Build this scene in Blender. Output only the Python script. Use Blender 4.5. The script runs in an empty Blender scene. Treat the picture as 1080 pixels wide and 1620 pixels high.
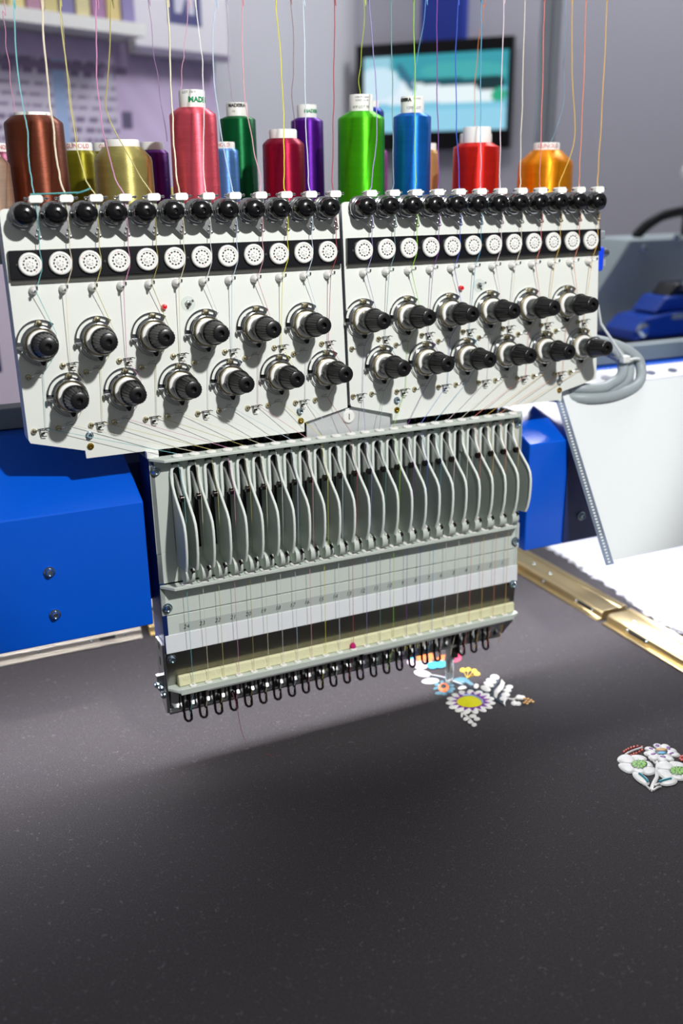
import bpy, math, random
from mathutils import Vector, Matrix
random.seed(7)

# ------------------------------------------------------------------ scale: one unit = the pitch of the tension dials
U = 0.024
ZT = -19.6                       # cloth level
scene = bpy.context.scene
col = scene.collection
PI = math.pi

# ------------------------------------------------------------------ camera
PITCH, YAW, ROLL = 0.3347, -0.4311, 0.0114
CAM = Vector((-4.3594, -34.6417, 2.5486))
right = Vector((math.cos(YAW), math.sin(YAW), 0))
flat = Vector((-math.sin(YAW), math.cos(YAW), 0))
fwd = flat * math.cos(PITCH) - Vector((0, 0, 1)) * math.sin(PITCH)
down = fwd.cross(right)
rr = right * math.cos(ROLL) + down * math.sin(ROLL)
dd = down * math.cos(ROLL) - right * math.sin(ROLL)
cd = bpy.data.cameras.new('camera')
cam = bpy.data.objects.new('camera', cd); col.objects.link(cam)
m = Matrix((( rr.x, -dd.x, -fwd.x, CAM.x * U), (rr.y, -dd.y, -fwd.y, CAM.y * U), (rr.z, -dd.z, -fwd.z, CAM.z * U), (0, 0, 0, 1)))
cam.matrix_world = m
cd.sensor_fit = 'VERTICAL'; cd.sensor_height = 36; cd.lens = 1502.7 * 36 / 1620
cd.clip_start = 0.01; cd.clip_end = 60
cd.dof.use_dof = True; cd.dof.focus_distance = 35.5 * U; cd.dof.aperture_fstop = 3.8
scene.camera = cam

# ------------------------------------------------------------------ view, world, lights
vs = scene.view_settings
vs.view_transform = 'Standard'; vs.look = 'None'; vs.gamma = 1.0; vs.use_curve_mapping = False
vs.exposure = 0.0
world = bpy.data.worlds.new('hall'); scene.world = world; world.use_nodes = True
wn = world.node_tree.nodes; wl = world.node_tree.links
bg = wn['Background']
tc = wn.new('ShaderNodeTexCoord'); sep = wn.new('ShaderNodeSeparateXYZ'); ramp = wn.new('ShaderNodeValToRGB')
mp = wn.new('ShaderNodeMapRange'); mp.inputs[1].default_value = -1; mp.inputs[2].default_value = 1
wl.new(tc.outputs['Generated'], sep.inputs[0]); wl.new(sep.outputs['Z'], mp.inputs[0]); wl.new(mp.outputs[0], ramp.inputs[0]); wl.new(ramp.outputs[0], bg.inputs['Color'])
ramp.color_ramp.elements[0].color = (0.16, 0.16, 0.18, 1); ramp.color_ramp.elements[1].color = (0.95, 0.97, 1.0, 1)
ramp.color_ramp.elements[0].position = 0.35; ramp.color_ramp.elements[1].position = 0.85
bg.inputs['Strength'].default_value = 0.27

def aim(o, target):
    d = Vector(target) * U - o.location
    o.rotation_euler = d.to_track_quat('-Z', 'Y').to_euler()

def light(name, kind, loc, target, power, color=(1, 1, 1), **kw):
    ld = bpy.data.lights.new(name, kind); ld.energy = power; ld.color = color
    for k, v in kw.items(): setattr(ld, k, v)
    o = bpy.data.objects.new(name, ld); col.objects.link(o)
    o.location = Vector(loc) * U; aim(o, target)
    return o

light('key_spot', 'SPOT', (13, -36, 24.5), (13, 4, -0.2), 54, (1.0, 0.985, 0.96), spot_size=math.radians(51), spot_blend=0.3, shadow_soft_size=0.022)
light('hall_lamp', 'AREA', (72, 38, 62), (24, -4, -19.6), 36, (0.97, 0.98, 1.0), shape='RECTANGLE', size=0.5, size_y=0.5)
light('wall_fill', 'AREA', (22, 20, 62), (38, 70, 0), 10, (1.0, 0.98, 1.0), shape='RECTANGLE', size=1.2, size_y=0.5)  # unseen area light added to brighten the booth walls

# ------------------------------------------------------------------ materials
def lin(c):
    return tuple(((x / 255) / 12.92 if x <= 10 else (((x / 255) + 0.055) / 1.055) ** 2.4) for x in c) + (1,)
M = {}
def mat(name, c, rough=0.5, metal=0.0, var=0.06, scale=60, bump=0.0, bscale=400, aniso=0.0, coat=0.0, sheen=0.0, trans=0.0, emit=None, es=1.0, spec=0.5, stretch=None):
    mt = bpy.data.materials.new(name); mt.use_nodes = True
    n = mt.node_tree.nodes; l = mt.node_tree.links; b = n['Principled BSDF']
    base = lin(c)
    t = n.new('ShaderNodeTexCoord'); no = n.new('ShaderNodeTexNoise'); no.inputs['Scale'].default_value = scale; no.inputs['Detail'].default_value = 3
    src = t.outputs['Object']
    if stretch:
        mpn = n.new('ShaderNodeMapping'); mpn.inputs['Scale'].default_value = stretch; l.new(src, mpn.inputs[0]); src = mpn.outputs[0]
    l.new(src, no.inputs['Vector'])
    mx = n.new('ShaderNodeMix'); mx.data_type = 'RGBA'
    mx.inputs['A'].default_value = tuple(x * (1 - var) for x in base[:3]) + (1,)
    mx.inputs['B'].default_value = tuple(min(1, x * (1 + var)) for x in base[:3]) + (1,)
    l.new(no.outputs['Fac'], mx.inputs['Factor']); l.new(mx.outputs['Result'], b.inputs['Base Color'])
    b.inputs['Roughness'].default_value = rough; b.inputs['Metallic'].default_value = metal
    b.inputs['Specular IOR Level'].default_value = spec
    b.inputs['Anisotropic'].default_value = aniso; b.inputs['Coat Weight'].default_value = coat
    b.inputs['Sheen Weight'].default_value = sheen; b.inputs['Transmission Weight'].default_value = trans
    if emit:
        b.inputs['Emission Color'].default_value = lin(emit); b.inputs['Emission Strength'].default_value = es
    if bump:
        bn = n.new('ShaderNodeTexNoise'); bn.inputs['Scale'].default_value = bscale; bn.inputs['Detail'].default_value = 2
        l.new(src, bn.inputs['Vector'])
        bp = n.new('ShaderNodeBump'); bp.inputs['Strength'].default_value = bump; bp.inputs['Distance'].default_value = 0.001
        l.new(bn.outputs['Fac'], bp.inputs['Height']); l.new(bp.outputs['Normal'], b.inputs['Normal'])
    M[name] = mt
    return mt
mat('panel_white', (226, 230, 224), 0.42, var=0.02, bump=0.03, bscale=900)
mat('panel_side', (205, 213, 222), 0.45, var=0.02)
mat('case_grey', (198, 207, 199), 0.45, var=0.03, bump=0.05, bscale=900)
mat('plate_grey', (206, 215, 208), 0.5, var=0.03, bump=0.05, bscale=1200)
mat('tape_grey', (182, 190, 186), 0.3, var=0.03)
mat('fin_grey', (172, 182, 176), 0.38, var=0.03)
mat('fin_edge', (226, 233, 228), 0.4, var=0.02)
mat('strip_white', (236, 240, 244), 0.4, var=0.01)
mat('white_plastic', (236, 236, 232), 0.35, var=0.02)
mat('black_plastic', (13, 13, 15), 0.2, var=0.2)
mat('black_strip', (16, 17, 22), 0.25, var=0.2)
mat('black_knob', (20, 20, 22), 0.3, var=0.2)
mat('barrel_grey', (66, 72, 72), 0.16, var=0.1, coat=0.3)
mat('chrome', (205, 207, 208), 0.1, 1.0, var=0.03)
mat('bracket_alu', (206, 209, 211), 0.4, 0.2, var=0.05)
mat('lever_steel', (178, 182, 178), 0.3, 0.55, var=0.05)
mat('steel', (176, 178, 178), 0.28, 1.0, var=0.06)
mat('brushed_steel', (150, 149, 142), 0.33, 1.0, var=0.1, stretch=(1, 60, 60), aniso=0.5)
mat('zinc', (170, 186, 196), 0.22, 1.0, var=0.1)
mat('nickel', (190, 180, 150), 0.2, 1.0, var=0.08)
mat('brass', (196, 160, 60), 0.25, 1.0, var=0.08)
mat('rail_brass', (208, 188, 140), 0.3, 1.0, var=0.05, stretch=(40, 1, 40))
mat('rail_silver', (196, 190, 180), 0.28, 1.0, var=0.05)
mat('hook_metal', (52, 47, 45), 0.22, 0.9, var=0.15)
mat('dark_gap', (14, 15, 17), 0.6, var=0.2)
mat('dark_blue', (8, 34, 92), 0.4, var=0.05)
mat('blue_paint', (0, 90, 218), 0.26, var=0.03, bump=0.04, bscale=1500)
mat('blue_plastic', (20, 70, 235), 0.35, var=0.03)
mat('foam', (226, 224, 184), 0.95, var=0.06, scale=150, bump=0.5, bscale=500)
mat('ink', (28, 30, 30), 0.6, var=0.05)
mat('red_lens', (200, 10, 22), 0.12, var=0.05, coat=0.6, emit=(190, 10, 20), es=0.25)
mat('red_dot', (225, 40, 45), 0.5)
mat('print_green', (10, 140, 85), 0.5); mat('print_red', (205, 60, 65), 0.5); mat('print_grey', (95, 95, 95), 0.5)
mat('clear_plastic', (235, 240, 240), 0.08, var=0.01, trans=0.9)
mat('film', (150, 165, 185), 0.15, var=0.05, trans=0.55)
mat('tissue', (225, 228, 225), 0.4, var=0.02)
mat('sheet_white', (229, 234, 236), 0.35, var=0.01)
mat('backing_white', (238, 238, 240), 0.85, var=0.02, bump=0.1)
mat('cable_grey', (156, 166, 170), 0.45, var=0.04)
mat('tie_white', (228, 232, 230), 0.4)
mat('cover_grey', (140, 152, 156), 0.5, var=0.04)
mat('bar_grey', (120, 134, 140), 0.4, var=0.04)
mat('motor_blue', (6, 56, 150), 0.3, var=0.1)
mat('aluminium', (176, 181, 185), 0.4, 0.2, var=0.04)
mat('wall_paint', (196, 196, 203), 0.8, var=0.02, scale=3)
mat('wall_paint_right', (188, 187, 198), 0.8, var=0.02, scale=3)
mat('floor_grey', (110, 110, 112), 0.8, var=0.1, scale=8)
mat('table_white', (214, 216, 218), 0.5, var=0.02)
mat('tv_black', (10, 10, 12), 0.25, var=0.1)
mat('column_blue', (18, 48, 150), 0.6, var=0.05)
mat('led_strip', (240, 244, 250), 0.4, emit=(235, 242, 255), es=6.0)
mat('rack_grey', (140, 146, 150), 0.5, var=0.04)

def cloth_material():
    mt = bpy.data.materials.new('black_cloth'); mt.use_nodes = True
    n = mt.node_tree.nodes; l = mt.node_tree.links; b = n['Principled BSDF']
    t = n.new('ShaderNodeTexCoord')
    fine = n.new('ShaderNodeTexNoise'); fine.inputs['Scale'].default_value = 900; fine.inputs['Detail'].default_value = 4
    lint = n.new('ShaderNodeTexNoise'); lint.inputs['Scale'].default_value = 260; lint.inputs['Detail'].default_value = 6; lint.inputs['Distortion'].default_value = 1.5
    l.new(t.outputs['Object'], fine.inputs['Vector']); l.new(t.outputs['Object'], lint.inputs['Vector'])
    r1 = n.new('ShaderNodeValToRGB'); r1.color_ramp.elements[0].color = (0.011, 0.0095, 0.0107, 1); r1.color_ramp.elements[1].color = (0.055, 0.0485, 0.0535, 1)
    r1.color_ramp.elements[0].position = 0.3; r1.color_ramp.elements[1].position = 0.75
    l.new(fine.outputs['Fac'], r1.inputs[0])
    r2 = n.new('ShaderNodeValToRGB'); r2.color_ramp.elements[0].color = (0, 0, 0, 1); r2.color_ramp.elements[1].color = (0.11, 0.10, 0.11, 1)
    r2.color_ramp.elements[0].position = 0.62; r2.color_ramp.elements[1].position = 0.8
    l.new(lint.outputs['Fac'], r2.inputs[0])
    add = n.new('ShaderNodeMix'); add.data_type = 'RGBA'; add.blend_type = 'ADD'; add.inputs['Factor'].default_value = 1
    l.new(r1.outputs[0], add.inputs['A']); l.new(r2.outputs[0], add.inputs['B']); l.new(add.outputs['Result'], b.inputs['Base Color'])
    b.inputs['Roughness'].default_value = 0.85; b.inputs['Specular IOR Level'].default_value = 0.25
    b.inputs['Sheen Weight'].default_value = 0.16; b.inputs['Sheen Roughness'].default_value = 0.5; b.inputs['Sheen Tint'].default_value = (1.0, 0.93, 0.97, 1)
    bp = n.new('ShaderNodeBump'); bp.inputs['Strength'].default_value = 0.5; bp.inputs['Distance'].default_value = 0.0006
    l.new(fine.outputs['Fac'], bp.inputs['Height']); l.new(bp.outputs['Normal'], b.inputs['Normal'])
    M['black_cloth'] = mt
cloth_material()

def thread_material(name, c, wound=False):
    """shiny rayon; on a wound package fine windings and broad crossing bands give relief"""
    key = name
    if key in M: return M[key]
    mt = bpy.data.materials.new(key); mt.use_nodes = True
    n = mt.node_tree.nodes; l = mt.node_tree.links; b = n['Principled BSDF']
    base = lin(c)
    t = n.new('ShaderNodeTexCoord')
    mpn = n.new('ShaderNodeMapping'); mpn.inputs['Scale'].default_value = (1, 1, 9) if wound else (1, 1, 1); mpn.inputs['Rotation'].default_value = (0.12, 0, 0)
    l.new(t.outputs['Object'], mpn.inputs[0])
    no = n.new('ShaderNodeTexNoise'); no.inputs['Scale'].default_value = 14 if wound else 80; no.inputs['Detail'].default_value = 5; no.inputs['Roughness'].default_value = 0.7
    l.new(mpn.outputs[0], no.inputs['Vector'])
    mx = n.new('ShaderNodeMix'); mx.data_type = 'RGBA'
    mx.inputs['A'].default_value = tuple(x * 0.72 for x in base[:3]) + (1,); mx.inputs['B'].default_value = tuple(min(1, x * 1.25) for x in base[:3]) + (1,)
    l.new(no.outputs['Fac'], mx.inputs['Factor']); l.new(mx.outputs['Result'], b.inputs['Base Color'])
    b.inputs['Roughness'].default_value = 0.47 if wound else 0.4
    b.inputs['Metallic'].default_value = 0.72 if wound else 0.0
    b.inputs['Specular IOR Level'].default_value = 0.6
    if wound:
        tg = n.new('ShaderNodeTangent'); tg.direction_type = 'RADIAL'; tg.axis = 'Z'; l.new(tg.outputs[0], b.inputs['Tangent'])
        b.inputs['Anisotropic'].default_value = 0.9; b.inputs['Anisotropic Rotation'].default_value = 0.25
        wv = n.new('ShaderNodeTexWave'); wv.bands_direction = 'Z'; wv.inputs['Scale'].default_value = 420; wv.inputs['Distortion'].default_value = 2.0
        l.new(t.outputs['Object'], wv.inputs['Vector'])
        bp = n.new('ShaderNodeBump'); bp.inputs['Strength'].default_value = 0.6; bp.inputs['Distance'].default_value = 0.00003
        b2 = n.new('ShaderNodeBump'); b2.inputs['Strength'].default_value = 0.5; b2.inputs['Distance'].default_value = 0.0013
        l.new(no.outputs['Fac'], b2.inputs['Height']); l.new(b2.outputs['Normal'], bp.inputs['Normal'])
        l.new(wv.outputs['Fac'], bp.inputs['Height']); l.new(bp.outputs['Normal'], b.inputs['Normal'])
    M[key] = mt
    return mt

def picture_material(name, emit=0.0):
    mt = bpy.data.materials.new(name); mt.use_nodes = True
    n = mt.node_tree.nodes; l = mt.node_tree.links; b = n['Principled BSDF']
    a = n.new('ShaderNodeVertexColor'); a.layer_name = 'print'
    l.new(a.outputs['Color'], b.inputs['Base Color']); b.inputs['Roughness'].default_value = 0.5
    if emit:
        b.inputs['Base Color'].default_value = (0.01, 0.01, 0.01, 1); l.remove(b.inputs['Base Color'].links[0])
        l.new(a.outputs['Color'], b.inputs['Emission Color']); b.inputs['Emission Strength'].default_value = emit
        b.inputs['Roughness'].default_value = 0.15
    M[name] = mt
picture_material('poster_print'); picture_material('screen_glow', 1.0)

# ------------------------------------------------------------------ mesh helpers (coordinates in units)
class MB:
    def __init__(s): s.v = []; s.f = []
    def add(s, vs, fs):
        o = len(s.v); s.v += [tuple(p) for p in vs]; s.f += [tuple(i + o for i in f) for f in fs]; return s
    def box(s, x0, x1, y0, y1, z0, z1):
        return s.add([(x0,y0,z0),(x1,y0,z0),(x1,y1,z0),(x0,y1,z0),(x0,y0,z1),(x1,y0,z1),(x1,y1,z1),(x0,y1,z1)],
                     [(0,3,2,1),(4,5,6,7),(0,1,5,4),(1,2,6,5),(2,3,7,6),(3,0,4,7)])
    def prism(s, poly, a, b, fn):
        """poly: 2-D outline; fn(p, q, t) gives the 3-D point; extruded from t = a to b"""
        n = len(poly)
        ar = sum(poly[i][0] * poly[(i+1) % n][1] - poly[(i+1) % n][0] * poly[i][1] for i in range(n))
        vs = [fn(p, q, a) for p, q in poly] + [fn(p, q, b) for p, q in poly]
        return s.add(vs, [tuple(range(n))[::-1], tuple(range(n, 2*n))] + [(i, (i+1) % n, n + (i+1) % n, n + i) for i in range(n)])
    def lathe(s, prof, n=24, org=(0, 0, 0), axis=(0, -1, 0), flute=0.0, fl=(), per=3, cap=True):
        ax = Vector(axis).normalized(); e1 = ax.orthogonal().normalized(); e2 = ax.cross(e1); o = Vector(org)
        vs = []; fs = []; st = []
        for k, (r, t) in enumerate(prof):
            st.append(len(vs))
            for i in range(n):
                q = r
                if flute and k in fl and i % per == per - 1: q = r * (1 - flute)
                a = 2 * PI * i / n
                vs.append(tuple(o + ax * t + (e1 * math.cos(a) + e2 * math.sin(a)) * q))
        for k in range(len(prof) - 1):
            for i in range(n):
                j = (i + 1) % n
                fs.append((k*n + i, k*n + j, (k+1)*n + j, (k+1)*n + i))
        if cap:
            fs.append(tuple(range(n))[::-1]); fs.append(tuple((len(prof)-1)*n + i for i in range(n)))
        return s.add(vs, fs)
    def tube(s, path, r, n=6, closed=False):
        P = [Vector(p) for p in path]; k = len(P); vs = []; fs = []; up = None
        R = r if isinstance(r, (list, tuple)) else [r] * k
        for i in range(k):
            if closed: d = P[(i+1) % k] - P[i-1]
            else: d = P[min(i+1, k-1)] - P[max(i-1, 0)]
            if d.length < 1e-9: d = Vector((0, 0, 1))
            d.normalize()
            if up is None: up = d.orthogonal().normalized()
            up = (up - d * up.dot(d))
            if up.length < 1e-6: up = d.orthogonal()
            up.normalize(); w = d.cross(up)
            for j in range(n):
                a = 2 * PI * j / n; vs.append(tuple(P[i] + (up * math.cos(a) + w * math.sin(a)) * R[i]))
        for i in range(k if closed else k - 1):
            for j in range(n):
                q = (j + 1) % n; b = ((i+1) % k) * n
                fs.append((i*n + j, i*n + q, b + q, b + j))
        if not closed:
            fs.append(tuple(range(n))[::-1]); fs.append(tuple((k-1)*n + j for j in range(n)))
        return s.add(vs, fs)
    def ball(s, c, r, n=12, sq=1.0, axis=(0, -1, 0)):
        m_ = max(4, n // 2); pr = [(max(1e-4, r * math.sin(PI * i / m_)), -r * sq * math.cos(PI * i / m_)) for i in range(m_ + 1)]
        return s.lathe(pr, n, c, axis, cap=False)
    def mesh(s, name, material, org=(0, 0, 0), smooth=True, ang=35):
        me = bpy.data.meshes.new(name)
        me.from_pydata([((p[0]-org[0]) * U, (p[1]-org[1]) * U, (p[2]-org[2]) * U) for p in s.v], [], s.f)
        me.materials.append(M[material] if isinstance(material, str) else material)
        import bmesh
        bm = bmesh.new(); bm.from_mesh(me); bmesh.ops.recalc_face_normals(bm, faces=bm.faces); bm.to_mesh(me); bm.free()
        if smooth:
            me.shade_smooth(); me.set_sharp_from_angle(angle=math.radians(ang))
        me.update()
        return me

def bevel(o, w=0.03, seg=2):
    b = o.modifiers.new('bevel', 'BEVEL'); b.width = w * U; b.segments = seg; b.limit_method = 'ANGLE'; b.angle_limit = math.radians(40)
    return o
def put(name, me, parent=None, loc=(0, 0, 0), rot=None):
    o = bpy.data.objects.new(name, me); col.objects.link(o)
    if parent is not None: o.parent = parent
    o.location = Vector(loc) * U
    if rot: o.rotation_euler = rot
    return o
def tag(o, label=None, cat=None, group=None, kind=None):
    if label: o['label'] = label
    if cat: o['category'] = cat
    if group: o['group'] = group
    if kind: o['kind'] = kind
    return o
class Thing:
    """an Empty at a thing's base; parts are given in the thing's own frame (before the base is subtracted)"""
    def __init__(s, name, label, cat, base=(0, 0, 0), org=(0, 0, 0), rx=0.0, group=None):
        s.org = Vector(org); R = Matrix.Rotation(rx, 3, 'X')
        s.e = put(name, None, None, Vector(base) + R @ s.org, (rx, 0, 0)); s.e.empty_display_size = 0.02
        tag(s.e, label, cat, group)
    def part(s, name, mb, material, parent=None, **kw):
        return put(name, mb.mesh(name, material, s.org, **kw), parent or s.e) if parent is None else put(name, mb.mesh(name, material, s.org + s._off(parent), **kw), parent)
    def _off(s, parent):
        v = Vector((0, 0, 0)); p = parent
        while p is not None and p is not s.e: v += p.location / U; p = p.parent
        return v
    def inst(s, name, me, pos, rot=None): return put(name, me, s.e, Vector(pos) - s.org, rot)
def sub(name, me, parent, pos=(0, 0, 0), rot=None): return put(name, me, parent, pos, rot)

def text_shape(txt, size, shear=0.0, bold=0.0):
    cu = bpy.data.curves.new('t', 'FONT'); cu.body = txt; cu.size = size; cu.align_x = 'CENTER'; cu.align_y = 'CENTER'; cu.shear = shear; cu.offset = bold; cu.resolution_u = 3
    o = bpy.data.objects.new('t', cu); col.objects.link(o)
    dg = bpy.context.evaluated_depsgraph_get(); dg.update()
    me = bpy.data.meshes.new_from_object(o.evaluated_get(dg))
    vs = [tuple(v.co) for v in me.vertices]; fs = [tuple(p.vertices) for p in me.polygons]
    bpy.data.objects.remove(o); bpy.data.curves.remove(cu); bpy.data.meshes.remove(me)
    return vs, fs
def picture(name, n1, n2, fn, to3, material, parent=None, org=(0, 0, 0)):
    """flat print: a grid whose colours are printed on it; fn(s, t) colour, to3(s, t) place"""
    mb = MB()
    vs = [to3(i / n1, j / n2) for j in range(n2 + 1) for i in range(n1 + 1)]
    mb.add(vs, [(j*(n1+1)+i, j*(n1+1)+i+1, (j+1)*(n1+1)+i+1, (j+1)*(n1+1)+i) for j in range(n2) for i in range(n1)])
    me = mb.mesh(name, material, org, smooth=False)
    at = me.color_attributes.new('print', 'FLOAT_COLOR', 'POINT')
    for j in range(n2 + 1):
        for i in range(n1 + 1): at.data[j*(n1+1)+i].color = lin(fn(i / n1, j / n2))
    return put(name, me, parent)
ORD = ['first', 'second', 'third', 'fourth', 'fifth', 'sixth', 'seventh', 'eighth', 'ninth', 'tenth', 'eleventh', 'twelfth']

CONES= [('brown', [1.23, 4.0, 4.64, 4.94, 5.04, 1.05, 0.67]), ('olive', [3.5, 8.0, 3.69, 3.88, 4.18, 0.72, 0.55]), ('oliveb', [4.84, 9.5, 3.68, 3.91, 4.24, 0.68, 0.45]), ('khaki', [4.4, 4.0, 3.38, 3.9, 4.14, 1.09, 0.65]), ('plum', [6.45, 7.5, 3.75, 3.9, 4.2, 0.67, 0.48]), ('pink', [7.4, 4.5, 5.04, 5.36, 5.98, 0.92, 0.51]), ('lightblue', [9.64, 7.5, 3.83, 3.96, 4.22, 0.59, 0.45]), ('darkgreen', [10.63, 8.5, 5.17, 5.33, 5.87, 0.8, 0.47]), ('crimson', [11.19, 4.5, 3.99, 4.26, 4.6, 0.86, 0.57]), ('violet', [13.76, 8.0, 5.11, 5.29, 5.82, 0.73, 0.44]), ('green', [14.77, 4.5, 5.01, 5.35, 5.99, 0.99, 0.51]), ('navy', [17.17, 8.5, 5.59, 5.81, 6.08, 0.67, 0.44]), ('magenta', [18.66, 11.0, 3.89, 4.07, 4.37, 0.68, 0.49]), ('blue', [17.24, 4.5, 5.14, 5.32, 5.98, 0.82, 0.5]), ('tan', [19.98, 8.0, 3.78, 3.95, 4.24, 0.59, 0.46]), ('red', [20.57, 4.5, 3.92, 4.14, 4.8, 1.04, 0.63]), ('rust', [23.38, 9.0, 4.14, 4.32, 4.76, 0.96, 0.79]), ('orange', [24.42, 4.5, 3.16, 3.85, 4.16, 1.27, 0.61]), ('peach', [-0.69, 3.2, 3.22, 3.52, 3.64, 0.83, 0.54]), ('rose', [0.05, 8.5, 3.7, 3.84, 4.15, 0.75, 0.67]), ('yellow', [7.64, 10.0, 2.32, 2.43, 2.56, 0.26, 0.19])]
TOPS= [[[0.83, 2.6, 9.21], [0.78, 2.6, 8.46], [0.55, 1.6, 5.83], [0.57, 1.07, 4.42], [0.44, 0.53, 3.01]], [[1.76, 2.6, 9.28], [1.72, 2.6, 8.51], [1.49, 1.6, 5.85], [1.44, 1.07, 4.43], [1.37, 0.53, 3.0]], [[2.37, 2.6, 9.32], [2.33, 2.6, 8.55], [2.18, 1.68, 6.08], [2.12, 0.99, 4.23], [2.2, 0.49, 2.9]], [[3.66, 2.6, 9.4], [3.59, 2.6, 8.62], [3.22, 1.76, 6.32], [3.1, 1.14, 4.65], [3.24, 0.49, 2.89]], [[4.19, 2.6, 9.44], [4.1, 2.6, 8.65], [3.64, 1.76, 6.33], [3.35, 1.22, 4.87], [4.12, 0.49, 2.88]], [[6.15, 2.6, 9.57], [6.14, 2.6, 8.77], [5.74, 1.45, 5.55], [5.54, 0.84, 3.84], [5.45, 0.41, 2.66]], [[7.16, 2.6, 9.64], [7.15, 2.6, 8.83], [7.1, 1.99, 7.09], [6.93, 1.45, 5.57], [6.46, 0.45, 2.76]], [[7.99, 2.6, 9.69], [7.94, 2.6, 8.87], [7.53, 1.99, 7.11], [7.37, 1.22, 4.93], [7.44, 0.41, 2.64]], [[9.01, 2.6, 9.76], [8.97, 2.6, 8.93], [8.53, 1.6, 6.05], [8.52, 0.91, 4.07], [8.62, 0.41, 2.63]], [[10.3, 2.6, 9.85], [10.3, 2.6, 9.01], [10.11, 1.76, 6.54], [9.87, 1.07, 4.53], [9.55, 0.41, 2.62]], [[11.45, 2.6, 9.92], [11.43, 2.6, 9.07], [11.03, 1.68, 6.35], [10.77, 1.07, 4.54], [10.55, 0.41, 2.61]], [[12.74, 2.6, 10.01], [12.72, 2.6, 9.15], [12.24, 1.68, 6.39], [11.9, 1.07, 4.55], [11.53, 0.41, 2.61]], [[14.16, 2.6, 10.11], [14.19, 2.6, 9.23], [14.05, 1.83, 6.91], [13.78, 1.07, 4.57], [13.23, 0.41, 2.59]], [[15.16, 2.6, 10.17], [15.16, 2.6, 9.29], [14.76, 1.68, 6.46], [14.44, 0.99, 4.34], [14.17, 0.41, 2.58]], [[16.17, 2.6, 10.24], [16.18, 2.6, 9.35], [15.78, 1.68, 6.49], [15.47, 1.07, 4.59], [15.17, 0.41, 2.57]], [[17.23, 2.6, 10.31], [17.26, 2.6, 9.41], [16.75, 1.6, 6.29], [16.46, 0.91, 4.12], [16.24, 0.41, 2.56]], [[18.23, 2.6, 10.38], [18.26, 2.6, 9.47], [17.83, 1.99, 7.52], [17.4, 1.07, 4.61], [17.19, 0.41, 2.55]], [[19.31, 2.6, 10.45], [19.35, 2.6, 9.53], [18.82, 1.6, 6.34], [18.47, 0.91, 4.14], [18.22, 0.41, 2.54]], [[20.44, 2.6, 10.53], [20.46, 2.6, 9.6], [19.84, 1.6, 6.37], [19.43, 0.91, 4.14], [19.15, 0.41, 2.54]], [[21.44, 2.6, 10.59], [21.5, 2.6, 9.66], [20.8, 1.45, 5.9], [20.36, 0.76, 3.65], [20.18, 0.41, 2.53]], [[22.46, 2.6, 10.66], [22.49, 2.6, 9.72], [21.9, 1.6, 6.43], [21.38, 0.76, 3.65], [21.15, 0.41, 2.52]], [[23.86, 2.6, 10.75], [23.94, 2.6, 9.8], [23.53, 1.83, 7.24], [23.21, 0.91, 4.17], [22.23, 0.41, 2.51]], [[24.62, 2.6, 10.81], [24.67, 2.6, 9.84], [23.94, 1.45, 5.98], [23.4, 0.68, 3.4], [23.23, 0.41, 2.5]], [[25.73, 2.6, 10.88], [25.8, 2.6, 9.91], [25.0, 1.45, 6.0], [24.42, 0.68, 3.4], [24.22, 0.41, 2.49]]]
CTH= [('rose pink', [[0.69, 4.0, 9.44], [0.61, 4.0, 8.26], [0.59, 4.0, 7.26], [0.6, 4.0, 6.24], [0.61, 4.0, 5.03]]), ('pale yellow', [[3.19, 7.0, 10.12], [3.15, 7.0, 9.26], [3.15, 7.0, 7.27], [3.21, 7.0, 5.91], [3.29, 7.0, 4.23]]), ('lilac', [[6.65, 7.0, 10.35], [6.61, 7.0, 9.46], [6.67, 7.0, 7.64], [6.8, 7.0, 6.23], [6.97, 7.0, 4.21]]), ('pale pink', [[7.57, 4.5, 9.99], [7.49, 4.5, 9.13], [7.24, 4.5, 7.6], [7.12, 4.5, 6.93], [6.98, 4.5, 6.03]]), ('mauve', [[10.39, 8.5, 10.85], [10.37, 8.5, 9.9], [10.35, 8.5, 7.45], [10.41, 8.5, 6.2], [10.56, 8.5, 5.79]]), ('maroon', [[12.33, 6.0, 10.56], [12.31, 6.0, 9.64], [12.38, 6.0, 7.51], [12.26, 6.0, 6.29], [12.33, 6.0, 4.73]]), ('yellow green', [[14.99, 4.5, 10.48], [14.96, 4.5, 9.56], [14.84, 4.5, 7.92], [14.69, 4.5, 6.72], [14.71, 4.5, 5.99]]), ('sky blue', [[17.88, 4.5, 10.68], [17.84, 4.5, 9.73], [17.57, 4.5, 8.04], [17.34, 4.5, 7.05], [17.23, 4.5, 6.0]]), ('orange', [[21.38, 5.5, 11.08], [21.34, 5.5, 9.84], [21.16, 5.5, 8.56], [21.03, 5.5, 7.01], [21.05, 5.5, 4.86]]), ('pale teal', [[24.99, 4.5, 11.15], [25.03, 4.5, 10.15], [25.14, 4.5, 7.57], [25.22, 4.5, 5.7], [24.62, 4.5, 4.16]])]
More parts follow.
